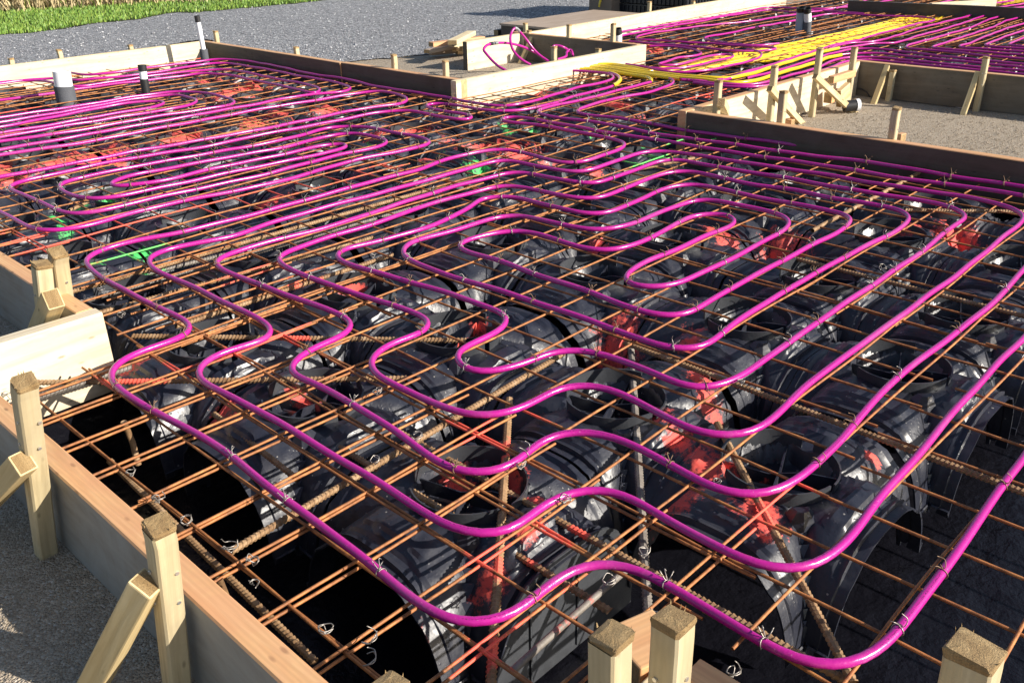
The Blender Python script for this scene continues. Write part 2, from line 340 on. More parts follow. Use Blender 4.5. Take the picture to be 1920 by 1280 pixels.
# earth skirts of the pit, dressed in polythene
mb = MB()
for (x0, y0, x1, y1) in [(.44, .48, .44, 2.24), (.77, 2.24, .77, 2.95), (-6, 2.95, .77, 2.95), (-6, 6.82, XR+.02, 6.82), (XR+.02, YW+.02, XR+.02, 6.82), (XR+.02, YW+.02, XB-.02, YW+.02), (XB-.02, YW+.02, XB-.02, YT+.02), (XB-.02, YT+.02, 14, YT+.02),
                         (3.77, 2.41, 5.60, 2.41), (3.77, -3, 3.77, 2.41), (5.60, -6, 5.60, 2.41), (.44, .46, .82, .46), (.82, -3, .82, .46), (.44, 2.23, .77, 2.23)]:
    n = max(2, int(math.hypot(x1-x0, y1-y0)/.1)); dx, dy = (y1-y0), -(x1-x0); L = math.hypot(dx, dy)
    V = []
    for i in range(n+1):
        t = i/n; x = x0+(x1-x0)*t; y = y0+(y1-y0)*t
        for z, o_ in ((FZ-.02, .02), (-.19, .0), (GZ+.0, 0)):
            j = .010*noise.noise(Vector((x*9, y*9, z*9))); V.append((x+dx/L*j, y+dy/L*j, z))
    Fq = [(i*3+k, (i+1)*3+k, (i+1)*3+k+1, i*3+k+1) for i in range(n) for k in (0, 1)]
    mb.add(V, Fq)
tag(mb.build('pit_side', [M['poly']], smooth=True), kind='structure')
# ------------------------------------------------------------------ gravel stones, grass blades (stuff)
def scatter_mesh(n, gen):
    V = []; Fc = []
    for _ in range(n):
        r = gen()
        if r: b = len(V); V += r[0]; Fc += [tuple(i+b for i in q) for q in r[1]]
    return V, Fc
ICO = [(0, 0, 1), (.9, 0, .3), (.28, .85, .3), (-.72, .53, .3), (-.72, -.53, .3), (.28, -.85, .3), (0, 0, -.6)]
ICF = [(0, i, i % 5+1) for i in range(1, 6)]+[(6, i % 5+1, i) for i in range(1, 6)]
def poly_test(poly):
    P = [(p.x, p.y) for p in poly]
    def t(x, y):
        c = False
        for (x0, y0), (x1, y1) in zip(P, P[1:]+P[:1]):
            if (y0 > y) != (y1 > y) and x < (x1-x0)*(y-y0)/(y1-y0)+x0: c = not c
        return c
    return t
in_grass = poly_test(grp+[Vector((20, 19, 0)), Vector((60, 55, 0)), Vector((-59, 55, 0)), Vector((-50, 12, 0))])
in_gravel = poly_test(gpts+[Vector((14, 6.2, 0)), Vector((60, 20, 0)), Vector((60, 60, 0)), Vector((-60, 60, 0)), Vector((-60, 8, 0))])
def stone():
    px = random.uniform(-30, 1350); py = random.uniform(0, 150)**1.0; p = at(px, py, GZ)
    if not in_gravel(p.x, p.y) or in_grass(p.x, p.y) or in_slab(p.x, p.y): return None
    s = random.uniform(.005, .013)*(1.5 if random.random() < .06 else 1); a = random.uniform(0, 6.28); e = random.uniform(.55, 1.1)
    return [(p.x+s*(x*math.cos(a)-y*math.sin(a)*e), p.y+s*(x*math.sin(a)+y*e*math.cos(a)), GZ+.009+s*z*.8+s*random.uniform(0, .15)) for x, y, z in ICO], ICF
V, Fc = scatter_mesh(9000, stone)
o = link('loose_gravel', mesh('loose_gravel', V, Fc, [M['stone'], m_plain('pale_gravel_stone', (.55, .55, .56), .6, var=.3)], False, [1 if (i//10) % 7 == 0 else 0 for i in range(len(Fc))])); tag(o, 'loose grey crushed stones of the yard beyond the formwork', 'gravel', kind='stuff')
def clod():
    z0 = random.random()
    px, py = (random.uniform(1480, 1920), random.uniform(205, 300)) if z0 < .5 else ((random.uniform(660, 1000), random.uniform(100, 150)) if z0 < .8 else (random.uniform(0, 200), random.uniform(850, 1280)))
    p = at(px, py, GZ)
    if in_slab(p.x, p.y) or in_slab(p.x+.05, p.y) or in_slab(p.x-.05, p.y) or in_slab(p.x, p.y+.05): return None
    s = random.uniform(.0015, .006) if px > 400 else random.uniform(.0008, .003); a = random.uniform(0, 6.28)
    return [(p.x+s*(x*math.cos(a)-y*math.sin(a)), p.y+s*(x*math.sin(a)+y*math.cos(a)), GZ+.004+s*z*.7) for x, y, z in ICO], ICF
V, Fc = scatter_mesh(5000, clod)
o = link('sand_crumbs', mesh('sand_crumbs', V, Fc, [M['sand']])); tag(o, 'crumbs of damp sand lying on the bedding sand', 'sand', kind='stuff')
def tall_line(x): return 25-.055*x if x < 260 else 10-.03*(x-260)
def blade(lo, hi, wdt, px0, px1, y0, y1, lean=.5, tall=False):
    def g():
        px, py = random.uniform(px0, px1), random.uniform(y0, y1)
        if tall and py > tall_line(px)+random.uniform(-5, 2): return None
        if not tall and py < tall_line(px)-2: return None
        p = at(px, py, GZ)
        if not in_grass(p.x, p.y): return None
        h = random.uniform(lo, hi); a = random.uniform(0, 6.28); la = random.uniform(0, 6.28); L = random.uniform(.1, lean)*h; wd = wdt*random.uniform(.6, 1.3)
        cx, sx = math.cos(a)*wd, math.sin(a)*wd; z = GZ+.012
        return [(p.x-cx, p.y-sx, z), (p.x+cx, p.y+sx, z), (p.x+cx*.7+math.cos(la)*L*.35, p.y+sx*.7+math.sin(la)*L*.35, z+h*.6), (p.x-cx*.7+math.cos(la)*L*.35, p.y-sx*.7+math.sin(la)*L*.35, z+h*.6), (p.x+math.cos(la)*L, p.y+math.sin(la)*L, z+h)], [(0, 1, 2, 3), (3, 2, 4)]
    return g
V, Fc = scatter_mesh(36000, blade(.02, .05, .007, -60, 640, -12, 86))
M['blade2'] = m_plain('yellow_green_blade', (.24, .34, .06), .5, var=.5)
o = link('grass', mesh('grass', V, Fc, [M['blade'], M['blade2']], False, [1 if (i//2) % 3 == 0 else 0 for i in range(len(Fc))])); tag(o, 'bright green short grass beyond the gravel yard', 'grass', kind='stuff')
V, Fc = scatter_mesh(15000, blade(.08, .32, .012, -60, 270, -20, 26, 1.3, True))
V2, F2 = scatter_mesh(3500, blade(.08, .25, .012, 260, 520, -20, 10, 1.2, True)); b0 = len(V); V += V2; Fc += [tuple(i+b0 for i in q) for q in F2]
o = link('dry_grass', mesh('dry_grass', V, Fc, [M['straw'], M['blade2']], False, [1 if (i//2) % 9 == 0 else 0 for i in range(len(Fc))])); tag(o, 'tall dry straw coloured grass behind the green strip', 'dry grass', kind='stuff')
# ------------------------------------------------------------------ paint map (marker spray)
BL = []
def spray(lst, ch, r=.08, z=-.06):
    for t in lst:
        p = at(t[0], t[1], z); BL.append((p.x, p.y, (t[2] if len(t) > 2 else r)*(.70 if p.length < 2.3 else 1.35 if ch == 0 else .85), ch))
spray([(1235, 790), (1275, 825), (1315, 855), (1330, 880), (1270, 930), (1410, 965), (1430, 985), (1300, 620, .07), (1290, 650, .07), (1315, 700), (1330, 735), (1165, 595, .07), (1178, 615, .05), (1350, 440, .07), (1475, 440, .09), (1365, 455, .05),
       (1695, 430, .06), (1800, 430, .08), (1780, 440, .05), (870, 895, .07), (850, 880, .06), (965, 895, .06), (1010, 950, .05), (985, 1005, .07), (915, 1070, .06), (775, 1170, .06), (760, 1145, .06),
       (645, 515, .07), (655, 535, .05), (415, 745, .07), (425, 765, .05), (560, 735, .06), (575, 755, .06), (380, 690, .05), (1120, 450, .05), (1640, 850, .04), (240, 690, .05), (900, 610, .03)], 0)
spray([(770, 235, .13), (775, 250, .13), (890, 262, .15), (910, 275, .15), (980, 285, .16), (1000, 300, .1), (600, 210, .12), (620, 205, .1), (480, 235, .14), (470, 165, .13), (190, 290, .15), (325, 265, .14), (345, 255, .1), (15, 320, .14), (90, 310, .12), (140, 300, .08),
       (400, 155, .12), (430, 175, .15), (470, 190, .12), (520, 215, .1), (700, 255, .1), (990, 175, .12), (1020, 165, .12), (1060, 158, .1), (1140, 195, .12), (1150, 205, .1), (1220, 215, .1), (500, 378, .09), (520, 372, .08), (800, 305, .08), (1210, 90, .12), (1230, 95, .1), (1275, 75, .1), (1110, 325, .06)], 0)
spray([(300, 438, .05), (260, 470, .06), (950, 238, .07), (958, 250, .07), (990, 225, .06), (1000, 245, .05), (675, 268, .08), (690, 272, .06), (790, 290, .08), (820, 285, .06), (900, 302, .08), (880, 305, .06), (190, 360, .08), (205, 380, .07), (150, 395, .07), (110, 415, .06), (120, 425, .05), (165, 440, .1), (150, 450, .08), (180, 500, .06), (1200, 280, .05), (1140, 312, .05), (1110, 240, .05), (1245, 252, .05), (1335, 282, .05), (1560, 30, .1)], 1)
SEG = []   # spray runs along bars: px a, px b, channel
for a, b, ch in [((0, 470), (165, 445), 0), ((-10, 446), (330, 408), 0), ((330, 408), (760, 303), 0), ((0, 212), (230, 192), 0), ((1010, 1000), (1100, 955), 0), ((880, 1215), (930, 1190), 0), ((930, 830), (1040, 770), 0),
                 ((300, 690), (560, 620), 0), ((180, 715), (330, 690), 0), ((1400, 985), (1480, 905), 0), ((900, 1030), (1090, 1100), 0), ((870, 785), (930, 830), 0), ((230, 490), (280, 470), 1), ((1260, 262), (1360, 255), 1), ((1190, 300), (1230, 290), 1), ((1000, 178), (1100, 155), 0), ((1280, 195), (1350, 170), 0), ((380, 110), (450, 108), 0), ((450, 530), (560, 500), 0), ((1700, 880), (1500, 780), 1)]:
    SEG.append((at(*a), at(*b), ch))
SEG = SEG[:-1]
def seg_paint(V):
    c = np.zeros((len(V), 4), np.float32); c[:, 3] = 1
    for a, b, ch in SEG:
        A = np.array(a[:2]); B = np.array(b[:2]); d = B-A; t = np.clip(((V[:, :2]-A)@d)/(d@d), 0, 1)
        dist = np.linalg.norm(V[:, :2]-(A+t[:, None]*d), axis=1); c[:, ch] = np.maximum(c[:, ch], np.clip(1.25-dist/(.028 if np.hypot(*A) < 2.2 else .07), 0, .8 if np.hypot(*A) < 2.2 else 1.))
    for x, y, r, ch in BL:
        d = np.hypot(V[:, 0]-x, V[:, 1]-y); pass
    return c
# ------------------------------------------------------------------ domes
HS = .222; H = .19
def prof(t):
    t = np.clip(np.abs(t)/.180, 0, 1); return (H+.07)*np.clip(1-t**3.6, 0, 1)**.5-.07*(t < 1)
def dome_shell():
    a = [-.217, -.212, -.206, -.2005, -.1985, -.190, -.185, -.1802, -.1796, -.1785, -.176, -.172, -.168, -.163]; c = list(np.linspace(-.156, .156, 28)); g = np.array(a+c+[-x for x in a[::-1]])
    X, Y = np.meshgrid(g, g, indexing='ij'); zx = prof(Y); zy = prof(X); Z = np.maximum(zx, zy)
    # soft crease where the vaults meet, stepped lip at each arch mouth
    ax_, ay_ = np.abs(X), np.abs(Y); arm = np.maximum(ax_, ay_); 
    Z = Z-np.where(arm > .2, .010, 0)*(Z > .0)-np.where((arm > .184) & (arm < .192), .006, 0)*(Z > .0)
    Z -= .010*np.clip((arm-.14)/.05, 0, 1)*(Z > .12)
    # raised hexagonal panel and radial channels on top
    r = np.hypot(X, Y); th = np.arctan2(Y, X)
    Z += .006*(np.cos(4*th) > .55)*(r > .135)*(r < .18)*(Z > .08)
    Z -= .045*np.clip((.112-r)/.012, 0, 1)
    perp = np.minimum(ax_, ay_); Z += .0075*(perp < .098)*(arm > .142)*(arm < .172)*(r > .135) + .004*((perp > .108) & (perp < .120))*(Z > .03)
    Z -= .016*np.clip(1-np.abs(ax_-ay_)/.022, 0, 1)*(r > .12)*(Z > .04)
    n = len(g); V = np.stack([X, Y, Z], -1).reshape(-1, 3)
    Z = np.where(np.maximum(zx, zy) <= -.0, -.5, Z); keep = Z > -.069; Z = np.maximum(Z, -.07)
    idx = lambda i, j: i*n+j
    Fc = []
    for i in range(n-1):
        for j in range(n-1):
            if sum((keep[i, j], keep[i+1, j], keep[i, j+1], keep[i+1, j+1])) >= 2: Fc.append((idx(i, j), idx(i+1, j), idx(i+1, j+1), idx(i, j+1)))
    bm = bmesh.new(); vs = [bm.verts.new(v) for v in V]
    for q in Fc: bm.faces.new([vs[i] for i in q])
    bmesh.ops.delete(bm, geom=[v for v in bm.verts if not v.link_faces], context='VERTS')
    bmesh.ops.solidify(bm, geom=bm.faces[:], thickness=.0035)
    me = bpy.data.meshes.new('dome_shell'); bm.to_mesh(me); bm.free(); me.materials.append(M['dome'])
    me.polygons.foreach_set('use_smooth', [True]*len(me.polygons)); me.set_sharp_from_angle(angle=R_(38)); return me
def collar_mesh():
    mb = MB()
    def arc(a0, a1, r, z0, z1, th, notch=None):
        n = max(3, int((a1-a0)/R_(7))); V = []
        for i in range(n+1):
            a = a0+(a1-a0)*i/n; top = z1-(.012 if notch and (i % notch) < notch//3 else 0)
            for rr, z in ((r, z0), (r*1.03, top), (r*1.03-th, top), (r-th, z0)): V.append((rr*math.cos(a), rr*math.sin(a), z))
        Fq = [(i*4+k, (i+1)*4+k, (i+1)*4+(k+1) % 4, i*4+(k+1) % 4) for i in range(n) for k in range(4)]; Fq += [(0, 3, 2, 1), (n*4, n*4+1, n*4+2, n*4+3)]
        mb.add(V, Fq)
    arc(R_(5), R_(120), .115, .145, .216, .0035); arc(R_(148), R_(262), .115, .145, .213, .0035); arc(R_(270), R_(352), .115, .150, .208, .0035)
    return mb.build('x', [M['collar']], sharp=40)
def fin_mesh():
    mb = MB()
    for a in (R_(20), R_(110)):
        M4 = Matrix.Rotation(a, 4, 'Z')
        mb.add([M4@Vector(p) for p in [(-.110, -.0015, .150), (.110, -.0015, .150), (.110, -.0015, .185), (.02, -.0015, .176), (-.05, -.0015, .196), (-.110, -.0015, .196), (-.110, .0015, .150), (.110, .0015, .150), (.110, .0015, .185), (.02, .0015, .176), (-.05, .0015, .196), (-.110, .0015, .196)]],
               [(0, 1, 2, 3, 4, 5), (11, 10, 9, 8, 7, 6), (0, 6, 7, 1), (1, 7, 8, 2), (2, 8, 9, 3), (3, 9, 10, 4), (4, 10, 11, 5), (5, 11, 6, 0)])
    return mb.build('x', [M['dome']])
def ear_mesh():
    """upright triangular tabs beside the collar"""
    mb = MB()
    for a, s in ((0., 1.),):
        M4 = Matrix.Rotation(a, 4, 'Z')@Matrix.Translation((.140, 0, 0))
        pts = [(-.012, -.045), (.02, -.03), (.03, 0), (.02, .03), (-.012, .045)]
        V = [M4@Vector((x, y, .163)) for x, y in pts]+[M4@Vector((x*.45+.004, y*.35, .163+.036*s)) for x, y in pts]
        mb.add(V, [(0, 1, 6, 5), (1, 2, 7, 6), (2, 3, 8, 7), (3, 4, 9, 8), (4, 0, 5, 9), (5, 6, 7, 8, 9)])
    return mb.build('x', [M['dome']], sharp=35)
shell_me = dome_shell()
t_ = collar_mesh(); collar_me = t_.data; bpy.data.objects.remove(t_); collar_me.name = 'dome_collar'
t_ = fin_mesh(); fin_me = t_.data; bpy.data.objects.remove(t_); fin_me.name = 'dome_fin'
t_ = ear_mesh(); ear_me = tab_me = t_.data; bpy.data.objects.remove(t_); ear_me.name = 'dome_tab'
def vcos(me):
    a = np.empty(len(me.vertices)*3, np.float32); me.vertices.foreach_get('co', a); return a.reshape(-1, 3)
VC = {me.name: vcos(me) for me in (shell_me, collar_me, fin_me, ear_me)}
GXA = [1.01, 1.48, 2.07, 2.49, 3.0, 3.41]; GYA = [.69, 1.11, 1.64, 2.09, 2.60, 3.09, 3.60, 4.12, 4.60, 5.08, 5.57, 6.05, 6.52]
centres = []
for i, x in enumerate(GXA):
    for j, y in enumerate(GYA):
        if (i == 0 and j == 0) or (i == 5 and j < 0): continue
        centres.append((x, y))
for y in GYA[4:]:
    for x in (.52, .03, -.46):
        if y > 3.1: centres.append((x, y))
for x in (3.92, 4.36, 4.86, 5.30):
    for y in (2.66, 3.15, 3.63): centres.append((x, y))
for i in range(10):
    for y in (-1.0, -.5, 0., .5, 1., 1.5, 1.98, 2.47, 2.96, 3.45, 3.93, 4.40, 4.82):
        x = 5.88+i*.49; 
        if y < 1 and x < 6.6: continue
        if y > 1.0-.0 or True:
            # only where the picture can see it
            d = np.array([x, y, -.1])-EYE; c0, c1, c2 = d@right, d@up, d@fwd
            px, py = 960+F*c0/c2, 640-F*c1/c2
            if -40 < px < 1985 and py > -18: centres.append((x, y))
nd = 0
ORD = 'first second third fourth fifth sixth seventh eighth ninth tenth eleventh twelfth thirteenth fourteenth'.split(); FY = [-1.0, -.5, 0., .5, 1., 1.5, 1.98, 2.47, 2.96, 3.45, 3.93, 4.40, 4.82]
SH = {}
def gap(x, y, ax, sg):
    best = None
    for cx, cy_ in centres:
        d, o_ = ((cx-x)*sg, abs(cy_-y)) if ax == 0 else ((cy_-y)*sg, abs(cx-x))
        if o_ < .2 and .1 < d < .75: best = d if best is None else min(best, d)
    e = (best/2-.003) if best else .272
    for k in range(12):      # keep clear of the formwork
        if in_slab(x+(e+.01)*sg if ax == 0 else x, y+(e+.01)*sg if ax == 1 else y) or k == 11: break
        e -= .01
    return round(min(e, .285), 2)
def stretched(E):
    if E in SH: return SH[E]
    me = shell_me.copy(); V = VC[shell_me.name].copy()
    for ax in (0, 1):
        c = V[:, ax]; e = np.where(c < 0, E[ax*2], E[ax*2+1]); a = np.abs(c)
        V[:, ax] = np.sign(c)*np.where(a > .11, .11+(a-.11)*(e-.11)/.107, a)
    me.vertices.foreach_set('co', V.astype(np.float32).ravel()); me.update(); VC[me.name] = V; SH[E] = me; return me
def end_panel(e, hw):
    mb = MB(); t = np.linspace(-.975, .975, 15); z = (H+.07)*np.sqrt(1-np.abs(t)**3.6)-.078
    pr = [(hw*a, b) for a, b in zip(t, z)]; n = len(pr); pr += [(hw*.97, -.07), (-hw*.97, -.07)]
    V = [(a, -e+.006, b) for a, b in pr]+[(a, -e+.010, b) for a, b in pr]; n = len(pr)
    mb.add(V, [tuple(range(n)), tuple(range(2*n-1, n-1, -1))]+[(k, k+n, (k+1) % n+n, (k+1) % n) for k in range(n)])
    for xx in (-.11, .02): mb.box(xx-.0015, xx+.0015, -e+.002, -e+.0055, -.06, .11)
    return mb
for x, y in centres:
    EX = (gap(x, y, 0, -1), gap(x, y, 0, 1), .235 if y == .69 else gap(x, y, 1, -1), gap(x, y, 1, 1)); rz = 0.; jx, jy, tz = random.uniform(-.002, .002), random.uniform(-.002, .002), random.uniform(-.004, .004)
    loc = Vector((x+jx, y+jy, -.236)); M4 = Matrix.Translation(loc)@Matrix.Rotation(rz+tz, 4, 'Z')
    m3 = np.array(M4.to_3x3()); near = any(math.hypot(b[0]-x, b[1]-y) < .30+b[2] for b in BL)
    chans = set(); parts = []
    for nm, me in (('shell', stretched(EX)), ('collar', collar_me), ('cross_fin', fin_me)):
        m2 = me
        if near:
            Vw = VC[me.name]@m3.T+np.array(loc); cc = me.copy()
            if set_paint(cc, Vw, BL):
                m2 = cc; a = np.empty(len(cc.vertices)*4, np.float32); cc.attributes['paint'].data.foreach_get('color', a); a = a.reshape(-1, 4)
                if a[:, 0].max() > .5: chans.add('red')
                if a[:, 1].max() > .5: chans.add('green')
            else: bpy.data.meshes.remove(cc)
        parts.append((nm, m2))
    bay = 'in the far bay beyond the timber pit' if x > 5.7 else ('in the narrow neck between the two timber pits' if x > 3.7 else ('in the nearest rows under the serpentine pipe' if y < 2.3 else 'in the back left bay'))
    ds = 'two-colour sprayed dome' if chans == {'red', 'green'} else 'black dome splashed red' if 'red' in chans else 'black dome splashed green' if 'green' in chans else 'plain black dome'
    if x > 5.7: lb = '%s of far bay, %s column behind the pit, %s from right' % (ds, ORD[round((x-5.88)/.49)], ORD[FY.index(y)]); gr = 'far bay'
    elif x > 3.7: lb = '%s in the neck, %s from the left, %s from the pit wall' % (ds, ORD[(3.92, 4.36, 4.86, 5.30).index(x)], ORD[(2.66, 3.15, 3.63).index(y)]); gr = 'neck'
    else: lb = '%s, %s row back from front stakes, %s from left' % (ds, ORD[GYA.index(y)], ORD[sorted(c[0] for c in centres if c[1] == y and c[0] < 3.7).index(x)]); gr = 'main bay'
    o = thing('plastic_void_dome', lb, 'void dome', loc, 'black plastic void domes of the '+gr)
    o.rotation_euler.z = rz+tz
    for nm, me in parts: link(nm, me, o)
    if EX[2] >= .26 and x < 3.7 and y < 1.2: end_panel(EX[2], .11+(.18-.11)*((EX[0]+EX[1])/2-.11)/.107).build('end_panel', [M['collar']], o)
    for a in (R_(45), R_(225)):
        e_ = link('tab', tab_me, o); e_.rotation_euler.z = a
    nd += 1
# ------------------------------------------------------------------ steel mesh sheets
WR = .0031
def wire_mesh(p, q, r, k=6, seed=0, ribs=False, mt='rust'):
    p, q = np.array(p, float), np.array(q, float); L = np.linalg.norm(q-p); n = max(2, int(L/.06)); t = np.linspace(0, 1, n+1)[:, None]
    P = p+(q-p)*t; ph = seed*7.13
    s = t[:, 0]*L; per = np.cross((q-p)/L, (0, 0, 1.)); 
    P = P+per[None]*(.0050*np.sin(s*2.1+ph)+.0018*np.sin(s*9+ph*2))[:, None]; P[:, 2] += .004*np.sin(s*1.7+ph*1.7)+.0016*np.sin(s*7.7+ph)
    V, Fc = tube_np(P, r, k); return V, Fc
def add_bar(name, p, q, r, parent, seed, mt='rust'):
    V, Fc = wire_mesh(p, q, r, 6, seed); me = mesh(name, V, Fc, [M[mt]], True)
    c = seg_paint(V)
    if c[:, :2].max() > .02: a = me.attributes.new('paint', 'FLOAT_COLOR', 'POINT'); a.data.foreach_set('color', c.ravel())
    return link(name, me, parent)
def clip(a0, a1, fixed, axis):
    """runs of the bar that lie over the foundation"""
    runs = []; st = None; n = int((a1-a0)/.02)
    for i in range(n+1):
        a = a0+i*.02; ok = in_slab(a, fixed) if axis == 0 else in_slab(fixed, a)
        if ok and st is None: st = a
        if (not ok or i == n) and st is not None: runs.append((st, a)); st = None
    return runs
def visible(p):
    d = np.array(p)-EYE; c2 = d@fwd
    if c2 < .2: return False
    px, py = 960+F*(d@right)/c2, 640-F*(d@up)/c2; return -150 < px < 2100 and -40 < py < 1450
PX, PY, AX0, AY0 = .1428, .147, .549, .616
SHEETS = [ # x0,x1,y0,y1,dz,dx,dy,label
 (.50, 2.40, .56, 2.17, 0, 0, 0, 'rusty steel mesh sheet under the outermost bends at the left front of the slab'),
 (.47, 1.24, .56, 2.16, -.0075, .0085, -.0080, 'narrow rusty mesh strip doubled up beside the left formwork board'),
 (.95, 1.45, 1.85, 2.75, -.013, .013, .014, 'small rusty mesh offcut over the beam behind the corner of the left formwork'),
 (2.25, 3.70, .52, 2.30, -.011, .014, .012, 'rusty steel mesh sheet along the dark board at the right front'),
 (.95, 3.70, -.60, .60, .0, 0, .0, 'rusty mesh sheet over the dark trench at the front right corner'),
 (.80, 2.45, 2.05, 4.25, .002, .004, .008, 'rusty mesh sheet in the middle of the slab below the long straight pipe runs'),
 (2.30, 3.66, 2.15, 4.25, -.011, .012, -.012, 'rusty mesh sheet next to the inner corner of the dark and white boards'),
 (-1.6, 1.10, 2.98, 5.1, -.010, .0, .010, 'rusty mesh sheet running off the left edge of the photo'),
 (.95, 2.60, 4.05, 6.30, .0, .008, .014, 'rusty mesh sheet around the thick grey pipe stub at the back left'),
 (2.45, 3.62, 4.05, 6.76, -.011, 0, 0, 'rusty mesh sheet in the back corner by the tall white pipe'),
 (-.2, 2.6, 5.9, 6.76, -.012, .02, .02, 'rusty mesh sheet against the bleached far left board'),
 (3.55, 4.75, 2.46, 3.88, .0, .0, .012, 'rusty mesh sheet in the neck under the yellow sleeves'),
 (4.55, 6.3, 2.46, 3.88, -.011, .010, 0, 'rusty mesh sheet in the neck next to the tall stakes of the pit'),
 (5.50, 7.4, 3.7, 5.03, .0, 0, .01, 'rusty mesh sheet against the bleached top board of the far bay'),
 (5.68, 7.5, 1.0, 2.7, .002, .01, 0, 'rusty mesh sheet behind the far board of the sand pit'),
 (6.1, 8.6, 2.5, 3.9, -.01, 0, .012, 'rusty mesh sheet around the twin grey pipe stubs in the far bay'),
 (7.3, 10.4, 1.0, 2.7, -.01, .008, .012, 'rusty mesh sheet at the right end of the far bay'),
 (7.2, 10.8, 3.7, 5.03, -.01, .012, 0, 'rusty mesh sheet at the top edge of the far bay'),
 (8.4, 11.6, 2.5, 3.9, .001, .012, .01, 'rusty mesh sheet farthest away in the far bay'),
]
sd_ = 0
for x0, x1, y0, y1, dz, dx, dy, lb in SHEETS:
    root = thing('steel_mesh_sheet', lb, 'steel mesh', ((x0+x1)/2, (y0+y1)/2, dz)); root_loc = Vector(root.location); cnt = 0
    k0 = math.ceil((x0-AX0-dx)/PX)
    x = AX0+dx+k0*PX
    def place(p, q, nm):
        global sd_; sd_ += 1
        ob = add_bar(nm, p, q, WR, None, sd_); ob.parent = root; ob.matrix_parent_inverse = Matrix.Translation(-root_loc); return ob
    while x < x1:
        for a, b in clip(y0-random.uniform(.0, .06), y1+random.uniform(0, .06), x, 1):
            if b-a > .1 and (visible((x, a, 0)) or visible((x, b, 0)) or visible((x, (a+b)/2, 0))): place((x, a+.03, dz-.0062), (x, b-.02-random.uniform(0, .05), dz-.0062), 'cross_wire'); cnt += 1
        x += PX
    y = AY0+dy+math.ceil((y0-AY0-dy)/PY)*PY
    while y < y1:
        for a, b in clip(x0-random.uniform(.0, .07), x1+random.uniform(0, .07), y, 0):
            if b-a > .1 and (visible((a, y, 0)) or visible((b, y, 0)) or visible(((a+b)/2, y, 0))): place((a+.02, y, dz), (b-.02-random.uniform(0, .07), y, dz), 'long_wire'); cnt += 1
        y += PY
# ------------------------------------------------------------------ loose ribbed bars
def ribbed(a, b, z, r=.0062, lb='', z2=None, mt='rebar', rib=True):
    p, q = at(*a, z), at(*b, z if z2 is None else z2); L = (q-p).length; root_me = None
    if rib:
        step = .0095; n = int(L/(step/4)); t = np.linspace(0, 1, n+1)[:, None]; P = np.array(p)+(np.array(q)-np.array(p))*t
        rad = r*(1+.26*((np.arange(n+1) % 4) == 1)+.20*((np.arange(n+1) % 4) == 2)); V, Fc = tube_np(P, r, 8, rad)
        # lean the ribs
        ax = (np.array(q)-np.array(p))/L; sh = np.tile(np.sin(np.arange(8)/8*2*math.pi), n+1)*.0035; V = V+ax[None]*sh[:, None]
    else:
        V, Fc = wire_mesh(p, q, r, 8, len(lb))
    me = mesh('reinforcing_bar', V, Fc, [M[mt]], not rib)
    if rib: me.polygons.foreach_set('use_smooth', [True]*len(me.polygons)); me.set_sharp_from_angle(angle=R_(30))
    c = seg_paint(V)
    if c[:, :2].max() > .02: at_ = me.attributes.new('paint', 'FLOAT_COLOR', 'POINT'); at_.data.foreach_set('color', c.ravel())
    o = link('reinforcing_bar', me); return tag(o, lb, 'reinforcing bar', 'loose reinforcing bars tied under the mesh')
